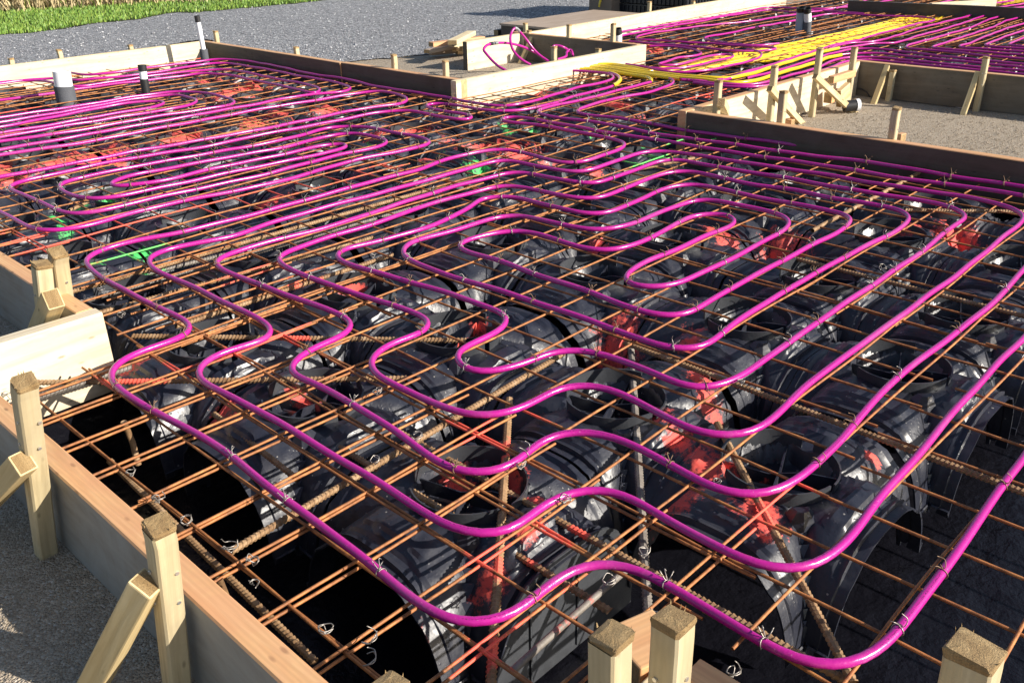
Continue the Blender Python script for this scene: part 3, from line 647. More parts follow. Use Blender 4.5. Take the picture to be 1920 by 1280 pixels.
for args in [
 ((-20, 718), (760, 709), -.022, .0062, 'long ribbed bar lying level from the near left stake head across the front pipe bends'),
 ((247, 630), (873, 638), -.022, .0062, 'long ribbed bar lying level just behind the front row of pipe bends'),
 ((130, 548), (885, 333), -.020, .0062, 'ochre ribbed bar, upper one of the pair over the beam, starting at the left stakes', None, 'rebar'),
 ((130, 573), (790, 385), -.030, .0065, 'grey ribbed bar just below the upper ochre bar over the beam at the left stakes', None, 'grey_rebar'),
 ((100, 555), (420, 478), -.045, .0065, 'short grey ribbed bar with its end showing beside the left stakes', None, 'grey_rebar'),
 ((165, 592), (700, 445), -.035, .0060, 'ochre ribbed bar nearest to the corner of the left formwork', None, 'rebar'),
 ((389, 623), (746, 495), -.025, .0062, 'shiny grey ribbed bar running under two of the left pipe bends', None, 'grey_rebar'),
 ((330, 612), (735, 478), -.030, .0062, 'ochre ribbed bar parallel to the shiny grey bar behind the left pipe bends'),
 ((60, 748), (245, 688), -.020, .0068, 'short grey ribbed bar in front of the bleached board at the left stake head', None, 'grey_rebar'),
 ((433, 1033), (1056, 663), -.022, .0062, 'long ochre ribbed bar running up from the lower left board between the pipe bends', None, 'rebar'),
 ((967, 1256), (1175, 1070), -.035, .0062, 'short grey bar with a wire tail under the lowest pipe bend', None, 'grey_rebar', False),
 ((560, 792), (1143, 1145), -.060, .0062, 'dark ribbed bar crossing deep under the lower pipe bends, left one'),
 ((745, 808), (1592, 1279), -.045, .0062, 'dark ribbed bar crossing deep under the lowest pipe to the bottom edge'),
 ((1170, 642), (1935, 929), -.030, .0062, 'ribbed bar crossing under the diagonal pipes at the right'),
 ((1487, 484), (1930, 595), -.025, .0062, 'ribbed bar crossing the upper right domes'),
 ((1695, 394), (1930, 397), -.020, .0060, 'short ribbed bar lying level under the top right pipe bends'),
 ((1344, 792), (1600, 1279), -.030, .0066, 'lone ribbed bar slanting down to the lowest pipe at the lower right'),
 ((955, 747), (920, 1285), -.035, .0072, 'thick ribbed bar pointing at the viewer through the lower middle'),
 ((1183, 652), (1217, 1180), -.050, .0072, 'thick weathered bar pointing at the viewer right of the middle', None, 'grey_rebar'),
 ((1526, 434), (1753, 304), -.016, .0078, 'smooth ochre bar between the upper right pipe bends', None, 'rebar', False),
 ((1168, 325), (1300, 298), -.016, .0078, 'smooth ochre bar ending in front of the inner pipe bends, short one', None, 'rebar', False),
 ((205, 863), (590, 1240), -.055, .0062, 'ribbed bar low along the inside of the left formwork board'),
 ((130, 395), (165, 378), -.02, .006, 'very short ochre ribbed bar at the green spray marks on the left'),
 ((400, 775), (560, 900), -.05, .006, 'short ribbed bar under the second pipe run at the left'),
]: ribbed(*args[:3], args[3], args[4], *(args[5:] if len(args) > 5 else ()))
# steel stubs seen at the left front
for a, b, lb in [((410, 1085), (396, 1125), 'bent rusty stub with wire round it beside the left board'), ((232, 790), (232, 830), 'rusty upright stub behind the first pipe bend')]:
    p, q = at(*a, -.01), at(*a, -.01)+Vector((.005, -.012, -.11)); mb = MB(); mb.tube([p, p.lerp(q, .5)+Vector((.004, .002, 0)), q], .007, 10)
    tag(mb.build('steel_stub', [M['rebar']], smooth=True), lb, 'steel stub')
# ------------------------------------------------------------------ pipes
PZ = .0130; PR = .0079
def tie_mesh(name, seed, mt):
    rr = random.Random(seed); mb = MB(); r = PR+.0014
    pts = [Vector((.0015*math.sin(a*2), r*math.cos(a)*1.02, r*math.sin(a)*1.04-.001)) for a in np.linspace(R_(80), R_(80)+6.28*1.03, 16)]
    pts = [Vector((.004*rr.uniform(-1, 1)+.011, .004, r+.012))]+pts+[Vector((.006, -.004, r+.006)), Vector((.012, -.009, r+.008*rr.uniform(.6, 1.4))), Vector((.010, -.012, r+.006))]
    mb.tube(spline(pts, .003), .00085, 5)
    pts = [Vector((-.003, r*math.cos(a), r*math.sin(a))) for a in np.linspace(R_(200), R_(60), 8)]+[Vector((-.008, .004, r+.012)), Vector((-.006, -.006, r+.017))]
    mb.tube(spline(pts, .003), .00085, 5)
    o = mb.build(name, [M[mt]], smooth=True); me = o.data; bpy.data.objects.remove(o); return me
TIES = [tie_mesh('wire_tie', s, 'tie' if s % 3 == 0 else 'tie_rust') for s in range(7)]
def put_ties(root, P, maxn=100, spacing=.27, maxdist=5.5):
    s = 0; nxt = .05; c = 0
    for i in range(1, len(P)-1):
        s += np.linalg.norm(P[i]-P[i-1])
        if s > nxt and c < maxn:
            nxt = s+random.uniform(.5, 1.4)*spacing
            if not visible(P[i]) or np.linalg.norm(P[i]-EYE) > maxdist: continue
            t = Vector(P[i+1]-P[i-1]).normalized(); o = link('wire_tie', random.choice(TIES), root)
            q = t.to_track_quat('X', 'Z'); o.rotation_mode = 'QUATERNION'; o.rotation_quaternion = q@Matrix.Rotation(random.uniform(-.5, .5), 3, 'X').to_quaternion(); o.location = Vector(P[i])
            k = 1 if np.linalg.norm(P[i]-EYE) < 3.5 else 1.25; o.scale = (k, k, k); c += 1
def pipe(pxs, lb, z=PZ, r=PR, mt='pink', name='heating_pipe', sm=None, ties=True, cat='heating pipe', group=None, world=None, root=None, part=None):
    pts = world if world else [at(p[0], p[1], p[2] if len(p) > 2 else z) for p in pxs]
    P = spline(pts, .02)
    it = sm if sm is not None else 5
    P = smooth_line(P, it)
    s = np.cumsum(np.r_[0, np.linalg.norm(np.diff(P, axis=0), axis=1)])
    P[:, 2] += .0016*np.sin(s*9.)+.001*np.sin(s*23.); P[:, 0] += .0012*np.sin(s*13.+1); P[:, 1] += .0012*np.sin(s*17.)
    V, Fc = tube_np(P, r, 12)
    me = mesh(name, V, Fc, [M[mt]], True)
    run = np.zeros((len(P), 12, 3), np.float32); run[:, :, 0] = s[:, None]; run[:, :, 1] = (np.arange(12)/12*6.2832)[None]; run[:, :, 2] = 1.5+.5*np.sin(s*.9)[:, None]
    ra = me.attributes.new('run', 'FLOAT_VECTOR', 'POINT'); ra.data.foreach_set('vector', run.ravel())
    if root is None: root = thing(name, lb, cat, (0, 0, 0), group)
    o = link(part or 'tube', me, root)
    if ties: put_ties(root, P)
    return root, P
LA = [(1990, 752), (1950, 810), (1920, 856), (1880, 910), (1843, 963), (1803, 1020), (1747, 1100), (1707, 1156), (1673, 1196), (1640, 1223), (1600, 1245), (1560, 1254), (1530, 1250), (1497, 1241), (1453, 1220), (1407, 1190), (1347, 1150), (1277, 1108), (1223, 1076), (1173, 1060), (1123, 1053), (1087, 1060), (1053, 1080), (1013, 1110), (967, 1150), (923, 1168), (887, 1174), (857, 1168), (817, 1150), (773, 1120), (700, 1060), (640, 1016), (567, 958), (500, 911), (427, 850), (353, 804), (300, 774), (233, 737), (207, 714), (204, 697), (220, 680), (267, 659), (317, 642), (350, 627), (362, 612), (350, 600), (320, 587), (283, 570), (233, 544), (190, 520), (167, 502), (158, 487), (170, 475), (200, 464), (267, 449), (333, 437), (433, 413), (533, 385), (640, 357), (707, 338), (773, 321), (840, 298), (900, 285), (940, 281), (973, 284), (1007, 293), (1040, 302), (1070, 305), (1100, 302), (1140, 288), (1165, 279), (1172, 269), (1160, 263), (1107, 252), (1040, 240), (987, 232), (955, 229), (940, 227), (940, 221), (958, 218), (985, 221), (1025, 229), (1075, 237), (1125, 246), (1175, 254), (1225, 261), (1280, 271), (1340, 280), (1400, 289), (1475, 300), (1550, 312), (1625, 323), (1719, 338), (1806, 349), (1920, 368), (2000, 381)]
LB = [(1990, 440), (1950, 473), (1920, 504), (1880, 548), (1840, 587), (1747, 657), (1663, 724), (1613, 782), (1572, 832), (1541, 859), (1506, 889), (1462, 915), (1422, 930), (1384, 930), (1337, 915), (1275, 881), (1220, 850), (1157, 822), (1107, 810), (1057, 810), (1017, 824), (985, 850), (957, 873), (923, 887), (890, 888), (853, 880), (807, 854), (760, 820), (707, 787), (640, 747), (593, 721), (553, 703), (538, 691), (540, 678), (558, 665), (593, 649), (640, 632), (656, 621), (659, 603), (645, 594), (583, 569), (517, 546), (450, 518), (413, 503), (402, 493), (420, 480), (467, 464), (533, 447), (600, 429), (700, 398), (775, 374), (825, 358), (875, 343), (925, 330), (960, 323), (985, 324), (1012, 329), (1050, 338), (1087, 343), (1112, 344), (1137, 337), (1175, 324), (1212, 310), (1243, 302), (1280, 301), (1310, 307), (1350, 314), (1425, 325), (1500, 338), (1587, 355), (1653, 365), (1697, 371), (1751, 380), (1784, 387), (1806, 396), (1813, 405), (1804, 413), (1769, 438), (1741, 462), (1714, 481), (1657, 519), (1613, 550), (1523, 610), (1447, 664), (1397, 700), (1357, 720), (1307, 729), (1272, 722), (1240, 707), (1173, 677), (1123, 659), (1083, 654), (1040, 658), (990, 678), (940, 693), (900, 699), (870, 694), (854, 676), (863, 654), (907, 635), (943, 617), (952, 600), (938, 584), (900, 569), (823, 544), (740, 522), (673, 501), (636, 486), (627, 477), (642, 467), (707, 452), (790, 431), (840, 410), (873, 394), (905, 370), (923, 368), (973, 371), (1010, 381), (1052, 392), (1088, 400), (1117, 401), (1147, 396), (1175, 385), (1207, 370), (1240, 356), (1295, 346), (1325, 349), (1375, 360), (1425, 370), (1475, 379), (1537, 391), (1583, 401), (1597, 412), (1587, 425), (1566, 438), (1533, 453), (1500, 471), (1463, 490), (1413, 518), (1367, 544), (1323, 568), (1295, 584), (1268, 591), (1223, 588), (1173, 574), (1107, 547), (1023, 522), (940, 490), (880, 472), (859, 464), (860, 456), (878, 449), (900, 444), (935, 435), (973, 433), (1010, 440), (1069, 457), (1099, 464), (1134, 469), (1162, 466), (1198, 455), (1247, 432), (1303, 404), (1335, 401), (1360, 402), (1376, 408), (1379, 416), (1370, 424), (1348, 431), (1322, 443), (1266, 469), (1205, 494), (1180, 508), (1170, 519), (1175, 529), (1195, 536), (1228, 538), (1268, 531), (1305, 516), (1350, 497), (1387, 477), (1433, 452), (1472, 428), (1482, 416), (1474, 407), (1435, 394), (1365, 382), (1337, 376), (1305, 375), (1270, 386), (1225, 402), (1180, 421), (1150, 430), (1118, 433), (1088, 428), (1055, 421), (1003, 410), (977, 403), (947, 403), (915, 411), (880, 423), (823, 440), (775, 454), (755, 465), (753, 476), (775, 491), (820, 508), (873, 525), (957, 552), (1023, 574), (1107, 600), (1190, 631), (1240, 649), (1285, 656), (1320, 648), (1347, 630), (1413, 582), (1497, 530), (1580, 484), (1653, 447), (1690, 425), (1706, 410), (1703, 401), (1686, 393), (1631, 383), (1550, 370), (1500, 358), (1400, 343), (1337, 330), (1300, 322), (1270, 322), (1225, 332), (1175, 351), (1137, 366), (1112, 372), (1082, 372), (1045, 366), (1000, 355), (970, 350), (940, 349), (905, 355), (850, 370), (790, 388), (740, 407), (680, 426), (640, 437), (567, 460), (530, 475), (518, 487), (533, 500), (583, 521), (640, 541), (690, 557), (757, 579), (797, 594), (809, 606), (790, 626), (740, 643), (705, 660), (691, 681), (707, 704), (757, 728), (823, 757), (873, 777), (913, 782), (957, 774), (1000, 755), (1047, 729), (1083, 721), (1123, 724), (1160, 734), (1207, 757), (1280, 798), (1313, 812), (1363, 820), (1397, 815), (1440, 791), (1477, 760), (1513, 722), (1553, 690), (1650, 620), (1737, 557), (1807, 504), (1850, 471), (1883, 442), (1911, 422), (1919, 407), (1911, 396), (1894, 387), (1850, 377), (1806, 368), (1751, 361), (1697, 353), (1625, 341), (1575, 331), (1500, 320), (1425, 310), (1350, 298), (1300, 290), (1262, 284), (1225, 283), (1200, 287), (1162, 300), (1125, 313), (1100, 320), (1082, 322), (1050, 319), (1012, 312), (980, 305), (950, 301), (925, 304), (875, 317), (825, 331), (775, 344), (650, 379), (575, 398), (500, 420), (433, 443), (367, 457), (317, 467), (287, 477), (278, 490), (287, 504), (317, 517), (367, 540), (427, 570), (483, 597), (509, 613), (509, 628), (490, 640), (433, 654), (393, 668), (368, 686), (365, 700), (383, 717), (433, 744), (500, 780), (567, 818), (640, 861), (707, 902), (773, 946), (827, 980), (867, 1001), (907, 1009), (940, 1004), (973, 986), (1007, 956), (1040, 931), (1070, 918), (1107, 915), (1147, 920), (1190, 936), (1240, 966), (1277, 986), (1347, 1025), (1413, 1058), (1447, 1070), (1487, 1071), (1527, 1060), (1563, 1036), (1597, 1006), (1627, 966), (1663, 916), (1718, 855), (1797, 762), (1863, 690), (1920, 631), (1965, 585), (2010, 545)]
LC = [(1142, 137), (1158, 141.5), (1162.5, 148), (1158, 155), (1150, 161), (1130, 167), (1107, 173), (1070, 183), (1040, 193), (1007, 201), (975, 206), (945, 209), (915, 208), (890, 204), (840, 195), (818, 192), (800, 194), (793, 198), (800, 202), (820, 206), (845, 211), (873, 215), (892, 218), (891, 222), (876, 225), (860, 225), (825, 218), (790, 211), (757, 207), (725, 209), (700, 213), (625, 227), (550, 242), (475, 256), (400, 272), (320, 285), (232, 300), (150, 315), (90, 329), (50, 336), (25, 342), (12, 350), (17, 357), (50, 367), (80, 381), (112, 396), (140, 401), (175, 399), (225, 387), (275, 375), (350, 359), (425, 342), (500, 326), (575, 307), (637, 290), (700, 277), (722, 272), (730, 266), (722, 260), (695, 255), (662, 250), (637, 251), (600, 258), (550, 272), (475, 287), (375, 305), (300, 318), (250, 327), (212, 338), (198, 346), (207, 351), (237, 349), (300, 341), (350, 328), (400, 315), (475, 301), (550, 286), (600, 274), (625, 268), (650, 268), (660, 272), (650, 277), (612, 286), (550, 300), (475, 315), (400, 329), (325, 347), (250, 362), (205, 373), (180, 376), (160, 374), (137, 366), (112, 355), (106, 348), (117, 340), (155, 332), (200, 324), (250, 313), (312, 302), (400, 285), (475, 274), (550, 258), (600, 243), (625, 237), (662, 236), (700, 241), (737, 249), (787, 257), (810, 264), (806, 271), (787, 275), (725, 289), (650, 304), (575, 326), (487, 349), (425, 362), (325, 380), (250, 398), (175, 420), (150, 426), (112, 434), (87, 436), (62, 430), (30, 413), (0, 396), (-40, 376)]
LD = [(1053, 133), (1073, 133), (1123, 136), (1145, 139), (1152, 145), (1140, 152), (1115, 158), (1090, 163), (1040, 177), (990, 192), (957, 199), (923, 199), (890, 193), (840, 183), (773, 173), (707, 162), (650, 149), (575, 137), (525, 126), (475, 116), (430, 112), (400, 112), (375, 115), (300, 124), (225, 135), (190, 139), (158, 140), (130, 136), (100, 134), (50, 140), (0, 148), (-60, 156)]
LE = [(-60, 165), (0, 157), (60, 149), (110, 146), (142, 151), (183, 148), (250, 141), (320, 131), (370, 123), (400, 119), (425, 118), (450, 122), (525, 135), (575, 145), (625, 154), (650, 160), (659, 165), (650, 171), (612, 175), (550, 182), (475, 196), (400, 210), (337, 222), (250, 236), (125, 260), (0, 280), (-60, 290)]
LF = [(-60, 196), (0, 188), (50, 182), (88, 176), (137, 168), (233, 156), (320, 145), (375, 138), (400, 139), (435, 142), (475, 150), (525, 161), (570, 171), (588, 175), (602, 171), (600, 166), (575, 159), (525, 149), (475, 139), (440, 132), (415, 130), (400, 130), (320, 138), (233, 150), (183, 157), (142, 163), (112, 158), (88, 153), (63, 150), (30, 152), (-60, 160)]
LG = [(-60, 302), (0, 291), (125, 272), (250, 250), (375, 226), (475, 207), (550, 195), (625, 182), (675, 174), (705, 171), (737, 175), (760, 182), (765, 188), (755, 194), (725, 198), (675, 205), (625, 215), (550, 230), (475, 246), (375, 263), (250, 284), (175, 300), (75, 318), (0, 331), (-60, 341)]
LH = [(-60, 231), (0, 221), (75, 209), (175, 194), (250, 182), (312, 173), (350, 171), (387, 175), (425, 184), (443, 191), (437, 196), (400, 202), (350, 210), (250, 226), (125, 248), (0, 266), (-60, 275)]
LI = [(-60, 240), (0, 230), (75, 217), (200, 195), (287, 181), (325, 177), (350, 181), (371, 189), (362, 196), (337, 202), (250, 215), (150, 232), (0, 257), (-60, 267)]
LJ = [(-60, 248), (0, 239), (125, 214), (225, 196), (275, 190), (303, 189), (313, 192), (305, 197), (250, 207), (150, 225), (0, 249), (-60, 258)]
LK = [(1220, 154), (1207, 158), (1157, 170), (1107, 183), (1057, 195), (1015, 204), (1003, 208), (1006, 213), (1025, 217), (1075, 224), (1125, 231), (1175, 240), (1225, 250), (1280, 258), (1340, 266), (1400, 275), (1487, 287), (1550, 294), (1600, 300), (1712, 318), (1784, 330), (1850, 339), (1920, 350), (2000, 361)]
LL = [(1255, 147.5), (1263, 150), (1263, 156), (1240, 166), (1207, 175), (1160, 183), (1135, 190), (1100, 199), (1080, 206), (1076, 210), (1090, 214), (1140, 219), (1207, 230), (1280, 243), (1340, 252), (1385, 258), (1475, 270), (1550, 279), (1640, 291), (1712, 302), (1784, 313), (1850, 323), (1920, 335), (2000, 346)]
G = 'magenta underfloor heating pipes tied on the mesh'
pipe(LA, 'magenta heating pipe with the outermost bends, passing lowest through the photo', group=G)
r_, P_ = pipe(LB, 'magenta heating pipe winding in nested bends over the middle and right of the slab', group=G)
pipe(LC, 'magenta heating pipe in long nested hairpins left of the middle, with a yellow elbow', group=G, sm=14)
pipe(LD, 'magenta heating pipe hugging the dark board and the far left corner', group=G, sm=14)
pipe(LE, 'magenta heating pipe second from the dark board in the back left corner', group=G, sm=14)
pipe(LF, 'magenta heating pipe forming the innermost narrow hairpin in the back left corner', group=G, sm=14)
pipe(LG, 'magenta heating pipe forming the widest hairpin of the back left bay', group=G, sm=14)
pipe(LH, 'magenta heating pipe, outermost of the three hairpins beside the black taped stub', group=G, sm=14)
pipe(LI, 'magenta heating pipe, middle one of the three hairpins beside the black taped stub', group=G, sm=14)
pipe(LJ, 'magenta heating pipe, innermost of the three hairpins beside the black taped stub', group=G, sm=14)
pipe(LK, 'magenta heating pipe second from the near board of the sand pit', group=G, sm=14)
pipe(LL, 'magenta heating pipe next to the near board of the sand pit', group=G, sm=14)
# far bay
FARP = [
 ([(1164, 60), (1214, 52), (1295, 39), (1377, 26), (1420, 17), (1447, 14), (1497, 16), (1540, 17), (1600, 12), (1640, 6), (1700, -6)], 'magenta pipe nearest the bleached top board of the far bay'),
 ([(1164, 68), (1194, 62), (1255, 50), (1309, 41), (1363, 30), (1420, 22), (1445, 19), (1497, 24), (1545, 20), (1597, 8), (1640, -4)], 'magenta pipe second from the bleached top board of the far bay'),
 ([(1620, 26), (1560, 22), (1522, 19), (1495, 27), (1454, 32), (1420, 39), (1363, 44), (1295, 52), (1221, 62), (1201, 67), (1191, 72), (1200, 75), (1228, 75), (1282, 80), (1322, 81), (1363, 84), (1420, 88), (1455, 90), (1461, 92), (1440, 95), (1390, 96), (1363, 95), (1322, 90), (1268, 85), (1214, 81), (1180, 78)], 'magenta pipe with a pointed bend near the corner of the upper sand box'),
 ([(1218, 87), (1255, 87), (1289, 91), (1309, 95), (1316, 100), (1309, 104), (1275, 108), (1248, 116), (1233, 120), (1229, 122), (1248, 123), (1282, 119), (1309, 111), (1336, 104), (1356, 101), (1374, 102), (1378, 106), (1366, 109), (1336, 116), (1295, 125), (1255, 129), (1228, 129), (1204, 126), (1174, 121)], 'magenta pipe doubling back beside the white corner of the upper sand box'),
 ([(1174, 122), (1205, 125), (1221, 129), (1241, 134), (1275, 135), (1316, 133), (1363, 125), (1410, 113), (1425, 107), (1428, 102), (1420, 96), (1400, 93)], 'magenta pipe passing under the yellow bundle end and turning back'),
 ([(1460, 82), (1420, 86), (1380, 83), (1350, 79), (1325, 75), (1318, 72.5), (1329, 69), (1356, 64), (1370, 62), (1390, 57), (1447, 46), (1495, 38), (1522, 32), (1542, 28), (1576, 26), (1617, 28), (1660, 30), (1698, 31), (1742, 34), (1754, 37), (1740, 41), (1727, 43), (1698, 51), (1669, 58), (1630, 69), (1610, 75), (1576, 82), (1549, 89), (1522, 97), (1495, 106), (1454, 119), (1400, 135), (1363, 147), (1330, 152), (1290, 151)], 'magenta pipe running along the mesh covered yellow bundle'),
 ([(2010, -10), (1950, 0), (1920, 7), (1888, 12), (1870, 15), (1830, 26), (1786, 38), (1727, 52), (1684, 66), (1640, 78), (1600, 80), (1575, 84), (1545, 97), (1500, 109), (1456, 121), (1400, 137), (1343, 153), (1300, 151), (1278, 150)], 'magenta pipe above the upper free yellow sleeve beside the sand pit'),
 ([(1960, 6), (1920, 13), (1902, 15), (1873, 22), (1830, 35), (1786, 50), (1727, 66), (1691, 77), (1676, 81), (1640, 82), (1597, 88), (1572, 91)], 'magenta pipe leaving the upper free yellow sleeve'),
 ([(1960, 15), (1920, 22), (1859, 35), (1830, 48), (1786, 62), (1742, 74), (1710, 83), (1698, 87), (1697, 90), (1713, 92), (1771, 96), (1844, 105), (1920, 110), (1980, 118)], 'magenta pipe with the leftmost pointed bend of the far right spiral'),
 ([(1960, 23), (1920, 31), (1888, 39), (1859, 52), (1815, 66), (1764, 83), (1748, 87), (1747, 90), (1764, 92), (1830, 97), (1920, 103), (1980, 110)], 'magenta pipe with the second pointed bend from the left in the far right spiral'),
 ([(1960, 35), (1920, 44), (1859, 64), (1815, 82), (1798, 86), (1797, 89), (1822, 91), (1870, 94), (1920, 97), (1980, 103)], 'magenta pipe with the middle pointed bend of the far right spiral'),
 ([(1960, 48), (1920, 57), (1859, 79), (1846, 84), (1847, 87), (1873, 89), (1920, 92), (1980, 97)], 'magenta pipe with the fourth pointed bend from the left in the far right spiral'),
 ([(1960, 62), (1920, 71), (1902, 78), (1891, 83), (1892, 86), (1920, 88), (1960, 91)], 'magenta pipe with the rightmost pointed bend of the far right spiral'),
 ([(1400, 147), (1442, 137), (1498, 120), (1534, 109), (1548, 103), (1583, 95), (1600, 92), (1640, 92), (1713, 99), (1786, 108), (1859, 115), (1920, 120), (1980, 126)], 'magenta pipe between the two free yellow sleeves beside the sand pit'),
 ([(1577, 103), (1597, 101), (1640, 100), (1713, 106), (1786, 114), (1859, 121), (1920, 126), (1980, 133)], 'magenta pipe leaving the lower free yellow sleeve'),
 ([(1275, 149), (1310, 153), (1343, 157), (1400, 159), (1442, 153), (1470, 145), (1527, 129), (1548, 120), (1569, 112), (1600, 107), (1640, 107), (1727, 116), (1800, 123), (1860, 128), (1920, 133), (1980, 140)], 'magenta pipe just below the lower free yellow sleeve'),
 ([(1300, 155), (1343, 161), (1400, 164), (1442, 159), (1490, 149), (1545, 131), (1569, 122), (1594, 114), (1640, 113), (1698, 118), (1771, 126), (1850, 133), (1920, 139), (1980, 146)], 'magenta pipe nearest the bleached wall of the sand pit'),
 ([(1960, 0), (1900, -6)], None),
 ([(1900, 2), (1850, 8), (1800, 15), (1745, 22), (1700, 22), (1676, 21), (1672, 18), (1690, 17), (1735, 10), (1770, 4), (1800, -3)], 'magenta pipe turning back under the far right pale board end'),
 ([(1860, -6), (1815, 4), (1775, 9), (1735, 14), (1700, 19)], 'short stretch of magenta pipe right in front of the far pale board end'),
]
for pts, lb in FARP:
    if lb: pipe(pts, lb, group=G, sm=14, ties=True, r=PR*1.02)
# yellow sleeves
YS = [
 ([(1060, 131), (1085, 130.5), (1108, 132), (1142, 136.3), (1157, 141), (1163, 148), (1159, 155), (1150, 161)], 'yellow sleeve with the bright elbow nearest the viewer', .012),
 ([(1067, 128.5), (1108, 130), (1162, 137), (1200, 142.5), (1217, 146), (1222, 150), (1220, 154)], 'yellow sleeve with the second elbow beside the white board', .012),
 ([(1081, 126), (1110, 127), (1148, 131), (1216, 140.5), (1259, 147)], 'yellow sleeve ending at a magenta bend, third from the front', .012),
 ([(1087, 125), (1125, 127), (1162, 133), (1230, 142.5), (1275, 149.3)], 'yellow sleeve with a cut end, fourth from the front', .014),
 ([(1100, 124), (1130, 125), (1162, 128.5), (1230, 136.5), (1295, 143.8), (1343, 147), (1362, 147), (1400, 140), (1442, 128), (1475, 117), (1512, 105.5), (1534, 99.5), (1548, 96), (1572, 90.5)], 'upper one of the two long free yellow sleeves along the sand pit', .016),
 ([(1110, 123), (1162, 130), (1230, 140), (1295, 147.5), (1343, 152.5), (1380, 155.5), (1405, 153), (1428, 147.5), (1470, 135), (1512, 122), (1534, 116), (1548, 110), (1577, 103)], 'lower one of the two long free yellow sleeves along the sand pit', .016),
 ([(1108, 122.5), (1148, 121.5), (1175, 125), (1216, 132.5)], 'short yellow sleeve at the back of the bundle by the white board', .018),
 ([(1100, 124), (1140, 122.5), (1172, 127), (1213, 135)], 'short yellow sleeve second from the back of the bundle by the white board', .014),
]
for pts, lb, z in YS:
    pipe(pts, lb, z=z, r=.0115, mt='yellow', name='yellow_sleeve', cat='pipe sleeve', group='yellow pipe sleeves', ties=False, sm=5)
# bundle under the mesh: eight sleeves side by side
cl = [(1200, 141), (1255, 134), (1320, 122), (1380, 113), (1430, 104), (1510, 87), (1600, 66.5), (1660, 53), (1715, 39.5), (1770, 20.5), (1850, 7), (1960, -14)]
cen = [at(x, y, -.026) for x, y in cl]
for k in range(9):
    off = (k-4)*.040; pts = []
    for i, p in enumerate(cen):
        a, b = cen[max(0, i-1)], cen[min(len(cen)-1, i+1)]; d = (b-a).normalized(); nrm = Vector((-d.y, d.x, 0)); sp_ = .55 if i < 2 else (1. if i > 3 else .8)
        pts.append(p+nrm*off*sp_+Vector((0, 0, .007*math.sin(k*2.3+i*.9))))
    pipe(None, 'yellow sleeve under the mesh of the far bay, %s of nine counted from the right' % ORD[k], r=.0150, mt='yellow', name='yellow_sleeve', cat='pipe sleeve', group='yellow sleeves side by side under the mesh', ties=False, world=pts, sm=4)
# violet tape band on the outer pipe
def band(px0, px1, lb_root):
    pass
# ------------------------------------------------------------------ formwork
MW = [M['whitish'], M['bare'], M['stained'], M['greyface'], M['pine'], M['pitwall']]
BT = .09; TH = .045
def board(p, q, side, faces, lb, group='timber formwork boards', zb=-.112, zt=BT, th=TH, sag=.0):
    """p,q: ends of the INNER top edge; side: +1/-1 puts the thickness left/right of p->q; faces=(inner, outer, top, ends) material slots"""
    p, q = Vector((*p, 0)), Vector((*q, 0)); L = (q-p).length; x = (q-p)/L; y = Vector((-x.y, x.x, 0))*side
    n = max(1, int(L/.25)); V = []
    for i in range(n+1):
        t = i/n; c = p+x*L*t+y*(sag*math.sin(t*math.pi)+.004*noise.noise(Vector((L*t*1.3, p.x, p.y))))
        zt_ = zt+.003*noise.noise(Vector((L*t*2, 3, p.y+p.x)))
        ch = .003
        for w_, z in ((0, zb), (0, zt_-ch), (ch, zt_), (th-ch, zt_), (th, zt_-ch), (th, zb)): V.append(c+y*w_+Vector((0, 0, z)))
    o = p.copy(); V = [Vector(((v-o).dot(x), (v-o).dot(y)*side, v.z)) for v in V]
    Fc = []; mi = []
    for i in range(n):
        for k, m_ in ((0, faces[0]), (1, faces[2]), (2, faces[2]), (3, faces[2]), (4, faces[1]), (5, faces[1])):
            a = i*6+k; b = i*6+(k+1) % 6; fq = (a, b, b+6, a+6); Fc.append(fq if side < 0 else fq[::-1]); mi.append(m_)
    e = tuple(range(6)); f2 = tuple(n*6+k for k in range(6)); Fc += [e[::-1] if side < 0 else e, f2 if side < 0 else f2[::-1]]; mi += [faces[3], faces[3]]
    me = mesh('formwork_board', V, Fc, MW, False, mi); ob = link('formwork_board', me); ob.location = o
    ob.rotation_euler.z = math.atan2(x.y, x.x); return tag(ob, lb, 'formwork board', group)
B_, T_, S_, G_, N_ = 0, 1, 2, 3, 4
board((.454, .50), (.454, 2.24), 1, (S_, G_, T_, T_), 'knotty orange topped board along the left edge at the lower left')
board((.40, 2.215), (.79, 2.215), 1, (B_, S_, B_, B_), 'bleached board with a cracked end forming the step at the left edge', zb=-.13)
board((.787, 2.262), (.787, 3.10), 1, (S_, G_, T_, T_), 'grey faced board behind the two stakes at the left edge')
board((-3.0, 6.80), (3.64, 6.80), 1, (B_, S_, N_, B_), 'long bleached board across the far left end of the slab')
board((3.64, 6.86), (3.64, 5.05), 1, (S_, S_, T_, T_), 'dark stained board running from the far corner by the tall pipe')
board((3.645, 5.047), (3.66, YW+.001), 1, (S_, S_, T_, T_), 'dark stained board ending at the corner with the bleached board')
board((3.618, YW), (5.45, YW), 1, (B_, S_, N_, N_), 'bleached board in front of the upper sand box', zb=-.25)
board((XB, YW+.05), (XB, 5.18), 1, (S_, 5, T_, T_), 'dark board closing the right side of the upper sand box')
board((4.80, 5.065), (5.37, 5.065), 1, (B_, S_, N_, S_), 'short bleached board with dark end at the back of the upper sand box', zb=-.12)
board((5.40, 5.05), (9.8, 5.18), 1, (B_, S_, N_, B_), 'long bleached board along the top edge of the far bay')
board((5.60, 2.425), (3.72, 2.425), -1, (B_, B_, T_, T_), 'bright white board wall of the sand pit', zt=.092)
